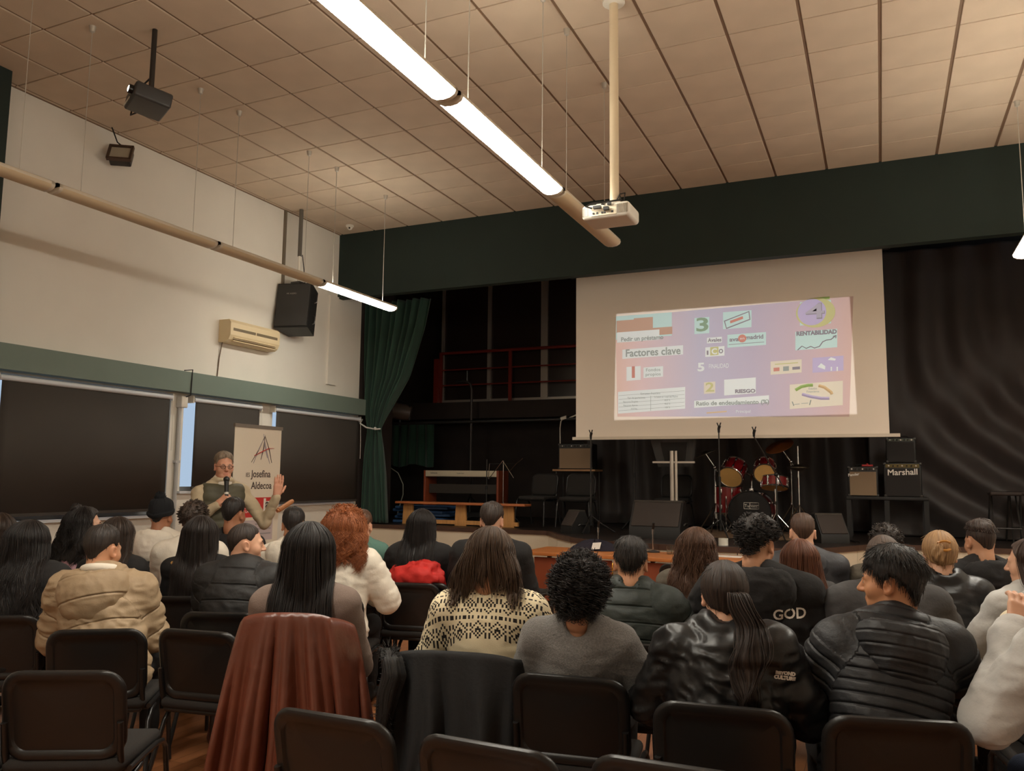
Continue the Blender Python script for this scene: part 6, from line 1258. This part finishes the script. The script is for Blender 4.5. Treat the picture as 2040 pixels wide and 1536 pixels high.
def beanie(o, D):
    H = HairMesh(); xf = D['xf']; hair_cap(H, xf, .045, .016, 'beanie', freq=70, rough_n=.1, edge=.03, na=120); H.build(mat('beanie_knit', (22, 24, 28), .95, **knit), o, 'beanie')
    br = MB().tube([xf(skull(np.array(a), np.radians(np.interp(abs(math.degrees(a)), *LINE['beanie']))-.12, .017)) for a in np.linspace(-math.pi, math.pi, 40)], .013, n=8, flat=1.8).build('beanie_brim', MATS['beanie_knit'], o)
    H3 = HairMesh(); blob_hair(H3, xf(np.array((-.0, -.045, .165))), .042, 5.); c = xf(np.array((0, -.045, .165))); q = RNG.normal(0, 1, (220, 3)); q /= np.linalg.norm(q, axis=1)[:, None]; tt = np.linspace(.6, 1.25, 4)[None, :, None]; H3.tubes(c+q[:, None]*tt*.042, .0025, .001); H3.build(MATS['beanie_knit'], o, 'pompom')
person('person in a black pompom beanie and white hoodie', (324, 980, 6.95), face=26, lean=8, nod=4, hyaw=-8, wd=1.0, h=MR, hairtop=.075, haircol=BK, sk=S_D, hair=h_short(.004, .004, n=0), top=dict(m=M_['white'], t=.028, name='hoodie', fold=.014, hood=1, hoodsize=1.15), extra=beanie)
person('boy with dark wavy short hair in a white top beside the beanie', (388, 997, 6.05), face=24, lean=8, nod=4, hyaw=-4, wd=1., h=FR, haircol=DB, sk=S_M, hair=h_curly(.03, .022, 'male', 7., 220, .03, .008), top=dict(m=M_['white'], t=.018, name='shirt', fold=.01))
person('boy with a dark cropped haircut in a black top before the banner', (466, 989, 6.75), face=20, lean=4, nod=2, hyaw=-12, wd=1.05, h=FR, haircol=BK, sk=S_D, hair=h_short(.024, .008, 'male', 30, 160, .022, 8.), top=dict(m=M_['black'], t=.016, name='shirt', fold=.01))
person('girl with very long straight dark hair and an open-shouldered top', (402, 1028, 5.6), face=28, lean=8, nod=4, wd=.94, h=MR, haircol=((34, 27, 24), (58, 47, 41)), sk=S_L, hair=h_long(.52, .016, .03, 112, .3, seed=11., strands=170), top=dict(m=M_['black'], t=.012, name='top', fold=.008), extra=lambda o, D: MB().sph(D['S'][1]+np.array((-.03, -.03, .03)), .062, 14, 10, (1.1, .8, .5)).sph(D['S'][-1]+np.array((.03, -.03, .03)), .062, 14, 10, (1.1, .8, .5)).build('shoulder_panels', M_['must'], o))
person('boy in profile with a buzz cut wearing a black puffer vest', (489, 1040, 5.05), face=22, lean=12, nod=2, hyaw=-62, wd=1.1, build=1.12, h=.0115, haircol=((40, 32, 28), (62, 50, 44)), sk=S_L, hair=h_buzz(4.), top=dict(m=M_['q_vest'], t=.034, name='puffer_vest', fold=.01, collar=.026, quilt=(.10, .006)), chairlab='black chair of the boy with the buzz cut')
person('boy with short black hair and a white hood beside the banner', (586, 1010, 6.3), face=24, lean=8, nod=6, hyaw=6, wd=.98, h=FR, haircol=BK, sk=S_M, hair=h_short(.022, .008, n=160, seed=9.), top=dict(m=M_['white'], t=.022, name='hoodie', fold=.012, hood=1, hoodsize=1.1))
person('woman with a mass of curly auburn hair in a white hoodie', (688, 1009, 5.75), face=18, lean=8, nod=4, wd=1.02, build=1.06, h=MR, hairtop=.05, haircol=AU, sk=S_L, arms='wide', hair=lambda H, xf, b, N: (hair_cap(H, xf, .055, .06, 'female', seed=6., curl=30, rough_n=.4, na=110, nt=30), tuft_strands(H, xf, 700, .06, 'female', lift=.048, out=.5, down=.7, rad=.003, curl=.012), long_hair(H, xf, b, .21, 116, .07, .25, (.02, 10), strands=420, seed=6., curl=.012, srad=.003, ragged=.25, t0=.055)), top=dict(m=M_['white'], t=.03, name='hoodie', fold=.014, armr=1.15), chairlab='black chair of the curly auburn-haired woman')
person('person in a teal hoodie half hidden by curly auburn hair', (722, 1016, 6.9), face=18, lean=10, nod=6, wd=1., h=FR, haircol=MB_, sk=S_L, hair=h_short(.02, .012, n=120, seed=4.), top=dict(m=M_['teal'], t=.024, name='hoodie', fold=.012, hood=1))
person('girl with long straight black hair behind a red jacket', (842, 1013, 6.4), face=14, lean=8, nod=8, wd=1.0, build=1.05, h=MR, haircol=BK, sk=S_M, arms='wide', hair=h_long(.42, .014, .026, 106, .35, seed=12., strands=170), top=dict(m=M_['black'], t=.022, name='hoodie', fold=.012))
person('man with short dark hair in a black crew-neck sweater', (981, 998, 6.15), face=14, lean=6, nod=12, wd=1.12, build=1.1, h=MR, haircol=((40, 31, 26), (66, 52, 43)), sk=S_L, hair=h_short(.024, .012, 'male', 34, 220, .024, 5.), top=dict(m=M_['black'], t=.018, name='sweater', fold=.01))
# -- right block
person('young man with slicked dark hair in a dark green puffer jacket', (1256, 1072, 4.25), face=10, lean=8, nod=8, hyaw=4, wd=1.12, build=1.14, h=.0115, haircol=((26, 23, 22), (58, 50, 46)), sk=S_M, arms='wide', hair=h_short(.022, .008, 'high', 44, 1100, .035, 7., .18), top=dict(m=M_['q_green'], t=.036, name='puffer_jacket', fold=.012, collar=.034, quilt=(.085, .006)), extra=lambda o, D: MB().tube([D['xf'](np.array((-.092, -.005, -.03-.035*math.cos(a)))+np.array((0, .02*math.sin(a), 0))) for a in np.linspace(0, 6.28, 14)], .0025, n=5).build('earring', mat('gold', (214, 160, 70), .25, metal=1.), o))
person('woman with wavy chestnut hair near the orange table', (1387, 1052, 5.1), face=6, lean=8, nod=6, wd=.95, h=MR, haircol=MB_, sk=S_L, hair=h_long(.36, .016, .032, 110, .35, (.02, 12), seed=13., strands=260, curl=.008, srad=.0026, ragged=.22), top=dict(m=M_['olived'], t=.022, name='jacket', fold=.012))
person('young man with curly black hair in a black lettered hoodie', (1510, 1022, 4.3), face=8, lean=6, nod=14, hyaw=-22, wd=1.12, build=1.1, h=.0115, hairtop=.03, haircol=((26, 22, 20), (50, 42, 38)), sk=S_M, arms='wide', hair=h_curly(.045, .022, 'male', 9., 520, .035, .010), top=dict(m=M_['black'], t=.03, name='hoodie', fold=.014, hood=1, hoodsize=1.2), extra=lambda o, D: pj_text('GOD', .07, .135*D['s'], D['N'][2]-.15, ink_w)(o, D))
person('woman with long reddish-brown hair beside the lettered hoodie', (1592, 1078, 5.0), face=10, lean=8, nod=6, wd=.94, h=MR, haircol=RB, sk=S_L, hair=h_long(.44, .014, .028, 110, .45, (.01, 7), seed=14., strands=220, ragged=.2), top=dict(m=M_['dgrey'], t=.02, name='jacket', fold=.012))
person('man with cropped brown hair in a slate hooded jacket', (1598, 1020, 5.7), face=8, lean=6, nod=8, wd=1.06, build=1.05, h=MR, haircol=((66, 46, 36), (98, 72, 56)), sk=S_L, hair=h_short(.016, .006, 'male', 34, 200, .018, 4.), top=dict(m=M_['slate'], t=.024, name='jacket', fold=.01, hood=1))
person('balding man in a grey jacket behind the quilted black jacket', (1757, 1064, 4.15), face=12, lean=8, nod=12, wd=1.15, build=1.15, h=.0125, hairtop=.004, haircol=((70, 54, 44), (96, 76, 62)), sk=('ruddy', (190, 132, 108)), arms='wide', hair=lambda H, xf, b, N: hair_cap(H, xf, .0012, .0045, 'male', seed=3., rough_n=.05, edge=.15), top=dict(m=M_['dgrey'], t=.03, name='jacket', fold=.012, collar=.02))
person('person with short curly hair in an olive top before the balding man', (1762, 1044, 5.6), face=10, lean=10, nod=10, wd=1.05, h=FR, hairtop=.035, haircol=((34, 28, 25), (60, 49, 42)), sk=S_M, hair=h_curly(.04, .025, 'male', 11., 260, .03, .009), top=dict(m=M_['olived'], t=.022, name='sweater', fold=.01))
def clawclip(o, D):
    xf = D['xf']; c = mat('claw_amber', (190, 130, 60), .3); mb = MB()
    for s in (-1, 1):
        mb.tube([xf(np.array((-.03+.02*k, -.125-.02*math.sin(k*1.0), .05+s*(.018+.008*math.sin(k)))))for k in range(4)], .007, n=6)
    mb.build('claw_clip', c, o)
person('woman with blonde hair twisted up in a claw clip and black leather jacket', (1870, 1058, 4.7), face=14, lean=8, nod=6, hyaw=-6, wd=.98, build=1.05, h=MR, haircol=BL, sk=S_L, hair=lambda H, xf, b, N: (hair_cap(H, xf, .018, .016, 'female', seed=5., freq=50, rough_n=.12), tuft_strands(H, xf, 120, .06, 'female', lift=.014, out=.12, down=1.), blob_hair(H, xf(np.array((-.03, -.115, .01))), .045, 4., sq=(.8, .8, 1.3))), top=dict(m=M_['leather'], t=.03, name='jacket', fold=.012, collar=.034), extra=clawclip)
person('young man with a skin fade haircut in a black hoodie', (1950, 1033, 5.25), face=16, lean=6, nod=6, hyaw=10, wd=1.08, build=1.08, h=MR, hairtop=.022, haircol=((40, 30, 25), (74, 56, 46)), sk=S_M, hair=h_fade(.026), top=dict(m=M_['black'], t=.026, name='hoodie', fold=.012, hood=1, hoodsize=1.1))
# ------------------------------------------------------------ the speaker
def spk_extra(o, D):
    F = Field((-.34, -.3, .8), (.34, .3, 1.72), .012); P0, d, s, N = D['P0'], D['d'], D['s'], D['N']
    F.ell(P0+np.array((0, 0, .02)), np.array((.165, .125, .14))*s+.036, k=0); F.ell(P0+d*.17*s, np.array((.148, .11, .15))*s+.036, k=.05); F.ell(P0+d*.33*s, np.array((.16, .11, .165))*s+.036, k=.05); F.cone(D['S'][-1]*.8+D['S'][1]*.2, D['S'][1]*.8+D['S'][-1]*.2, .092*s, .092*s, k=.05)
    for q in (-1, 1): F.cone(D['S'][q]+np.array((q*.03, 0, .02)), D['A'][q][0], .06*s, .045*s, k=.015, op='sub')
    F.cone(N-d*.03, N+d*.2, .068*s, .09*s, k=.01, op='sub')
    V, Q = F.mesh(); V = smooth(V, Q, 2); n = normals(V, Q); V = V+n*(.006*(np.sqrt(np.abs(np.sin(V[:, 2]/.085*math.pi)))*1.6-1.1))[:, None]
    link('quilted_vest', np_mesh('quilted_vest', V, Q, M_['olive']), None, o)
    MB().tube([N+np.array((.07*math.sin(a), .068*math.cos(a)+.01, .05-.025*math.cos(a))) for a in np.linspace(0, 6.28, 20)], .022, n=8, flat=1.5).build('collar', M_['white'], o)
spk = person('man standing with glasses and quilted olive vest speaking into a microphone', (447, 897, 7.5), face=-116, lean=2, nod=2, hunch=4, hyaw=-6, wd=1.0, build=.9, hs=.97, h=MR, stand=True, haircol=((110, 92, 76), (160, 142, 122)), sk=('speaker', (214, 156, 128)), glasses=True, arms={1: ((.27, .05, 1.17), (.11, .215, 1.335), (-.55, .35, .55), 'grip', (.3, .5, .6)), -1: ((-.36, .16, 1.16), (-.40, .30, 1.40), (-.08, .12, .95), 'open', (0, .4, -.9))}, hair=h_short(.022, .010, 'male', 34, 160, .022, 3.), top=dict(m=M_['beige'], t=.014, name='shirt', fold=.010, armr=.86), legs='dgrey', extra=spk_extra)
Mw = Matrix.Translation(spk.location) @ Matrix.Rotation(spk.rotation_euler.z, 4, 'Z')
a = np.array((.045, .265, 1.33)); b = np.array((.035, .21, 1.56)); dv = b-a
o = empty('handheld_microphone', (0, 0, 0), label='black handheld microphone held by the standing speaker', cat='microphone'); o.matrix_world = Mw
MB().tube([a, a+dv*.95], [.014, .021], n=12).build('handle', blk, o); MB().tube([a+dv*.42, a+dv*.5], .0195, n=12).build('ring', whp, o); MB().sph(b, .028, 14, 10).build('grille_head', dsteel, o)
# ------------------------------------------------------------ empty chairs
def chair_px(px, py, rz, label, dz=0): p = cA(px, py); rz = R(rz); return chair(p[0]-math.sin(rz)*.265, p[1]+math.cos(rz)*.265, rz, label)
chair_px(655, 1424, 0, 'empty black chair in the last row behind the leather coat')
chair_px(965, 1481, -2, 'empty black chair in the last row behind the black fur-trimmed coat')
chair_px(1335, 1523, 0, 'empty black chair in the last row behind the black leather jacket')
chair_px(125, 1338, 28, 'empty black chair with seat showing behind the tan puffer coat')
chair_px(392, 1257, 8, 'empty black chair angled beside the brown leather coat')
chair_px(-150, 1345, 25, 'empty black chair at the window end of the last row')
p = cA(842, 1160); chair(p[0], p[1]+.26, 0, 'empty black chair with a red jacket on its back')
p = cA(1052, 1106); chair(p[0]-.12, p[1]+.05, R(-8), 'empty black chair at the end of the orange table')
p = ony(1372, 1128, 7.9); chair(p[0], 7.9, R(4), 'empty black chair tucked against the orange table')
# chairs on the stage
for px_, py_, Y, rz, lab in ((1072, 930, 12.1, 172, 'black chair with steel frame on the stage beside the music stand'), (1150, 940, 12.05, 184, 'black chair on the stage in front of the combo amplifier'), (1340, 945, 12.4, 178, 'black chair on the stage behind the lectern')):
    q = ony(px_, py_, Y); chair(q[0], Y, R(rz), lab, z=ZS)
# ------------------------------------------------------------ coats over chairs, bags
def coat(name, m, cx, cy, rz, label, top_w=.5, bot_w=.72, zt=.87, zb=.1, nf=9, amp=.03, front=.1, off=.0, seed=0., skew=0.):
    U, V = np.meshgrid(np.linspace(0, 1, 110), np.linspace(0, 1, 60), indexing='ij'); u = U*2-1
    over = np.clip((V-.14)/.86, 0, 1); rise = np.clip(V/.14, 0, 1)
    wdt = top_w+(bot_w-top_w)*over**.8
    x = u*wdt/2+skew*over; z = np.where(V < .14, zt-.13*(1-rise)**1.5, zt-(zt-zb)*over)-.05*np.abs(u)**6*np.clip((.5-V)/.36, 0, 1)
    ytop = -.30+.12*(1-rise); wrap = .16*np.clip((np.abs(u)-.72)/.28, 0, 1)**1.3
    n = vnoise(np.stack([u.ravel()*3+seed, over.ravel()*2, 0*u.ravel()+seed], 1)).reshape(u.shape); fold = np.sin(u*nf+1.6*n+seed)+.5*np.sin(u*nf*2.3+n*3)
    y = ytop-.035*over+wrap+.55*u*u*.05-amp*fold*np.minimum(1, over*1.8)-off
    z = z+.02*n*over-.03*np.abs(u)**2.5*(1-over); Mx = Matrix.Translation((cx, cy, 0)) @ Matrix.Rotation(rz, 4, 'Z')
    me = MB().grid(np.stack([x, y, z], -1)).xf(Mx).mesh(name, 180); o = link(name, me, m); sm = o.modifiers.new('s', 'SOLIDIFY'); sm.thickness = .008
    return tag(o, label, 'coat')
p1 = [o for o in bpy.data.objects if o.get('label', '') == 'black chair under the brown leather coat'][0]
ct = coat('leather_coat', M_['brown'], p1.location.x, p1.location.y, p1.rotation_euler.z, 'brown leather coat hanging over the chair of the black-haired woman', .48, .84, 1.03, .08, 17, .04, seed=2.)
p2 = [o for o in bpy.data.objects if o.get('label', '') == 'black chair draped with the black fur-trimmed coat'][0]
ct2 = coat('fur_trimmed_coat', cloth('black_coat', (34, 34, 35), .8, **soft), p2.location.x-.02, p2.location.y-.01, p2.rotation_euler.z, 'black coat with fur-trimmed hood over the chair of the patterned sweater', .70, .66, .87, .2, 8, .034, seed=5., skew=-.02)
H = HairMesh(); c = np.array((p2.location.x-.27, p2.location.y-.38, .80)); path = [c+np.array((.0, .06, .06)), c+np.array((.05, 0, .05)), c+np.array((.075, -.01, -.02)), c+np.array((.05, -.02, -.10)), c+np.array((.03, -.01, -.22)), c+np.array((.02, 0, -.34))]
tail_hair(H, path, (.03, .045, .05, .045, .035, .02), None, 3., 0, .004); q = RNG.random(520)*5; i0 = q.astype(int); fr = (q-i0)[:, None]; pb = np.array(path)[i0]*(1-fr)+np.array(path)[np.minimum(i0+1, 5)]*fr; dr = RNG.normal(0, 1, (520, 3)); dr /= np.linalg.norm(dr, axis=1)[:, None]; H.tubes(pb[:, None]+dr[:, None]*np.linspace(.025, .056, 4)[None, :, None], .0018, .0006); H.build(hairmat((26, 25, 25), (58, 56, 54)), ct2, 'fur_trim')
# red jacket bundled on a chair back
p = cA(835, 1158); U, V = np.meshgrid(np.linspace(0, 2*math.pi, 60, endpoint=True), np.linspace(0.02, math.pi-.02, 30), indexing='ij'); qn = np.stack([np.sin(V)*np.cos(U), np.sin(V)*np.sin(U), np.cos(V)], -1).reshape(-1, 3); rr = (1+.22*vnoise(qn*2.3+4)+.16*(1-2*np.abs(vnoise(qn*np.array((5, 5, 2.2))+9)))).reshape(U.shape)
thing1('red_jacket', MB().grid(np.stack([p[0]-.01+.2*rr*np.sin(V)*np.cos(U), p[1]-.0+.11*rr*np.sin(V)*np.sin(U), .85+.125*rr*np.cos(V)], -1)), M_['red'], 'red jacket bundled over the back of an empty black chair', 'jacket', angle=180)
# black jacket over the chair of the beanie wearer
pb_ = [o for o in bpy.data.objects if o.get('label', '').startswith('black chair occupied by the person in a black pompom')][0]
coat('black_jacket', M_['blackp'], pb_.location.x, pb_.location.y, pb_.rotation_euler.z, 'black jacket hung over the chair of the beanie wearer', .52, .56, .9, .3, 6, .02, seed=8.)
# bags
def bag(name, c, sz, m, label, rz=0):
    o = empty(name, c, rz, label, 'bag'); b = MB().rbox((0, 0, sz[2]/2), sz, .05, n=4); b.v = [(x*(1+.12*(1-z/sz[2])), y*(1-.35*max(0, z/sz[2]-.3)), z) for x, y, z in b.v]; b.build('body', m, o, angle=60)
    MB().tube([(-sz[0]*.25, 0, sz[2]*.95), (-sz[0]*.2, 0, sz[2]*1.35), (sz[0]*.2, 0, sz[2]*1.35), (sz[0]*.25, 0, sz[2]*.95)], .012, n=6).build('handle', m, o); MB().cbox((0, -sz[1]*.3, sz[2]*.9), (sz[0]*.8, .01, .012)).build('zip', chrome, o); return o
q = onz(455, 1500, .0); bag('shoulder_bag', (q[0]+.02, q[1]+.05, 0), (.42, .2, .26), cloth('maroon_leather', (84, 44, 36), .45, bump=.2, bscale=40), 'maroon leather bag on the floor beside the angled empty chair', R(-20))
q = onz(700, 1290, .3); bag('backpack', (q[0], q[1]+.25, 0), (.32, .2, .42), M_['black'], 'black backpack on the floor between leather coat and white hoodie', R(10))
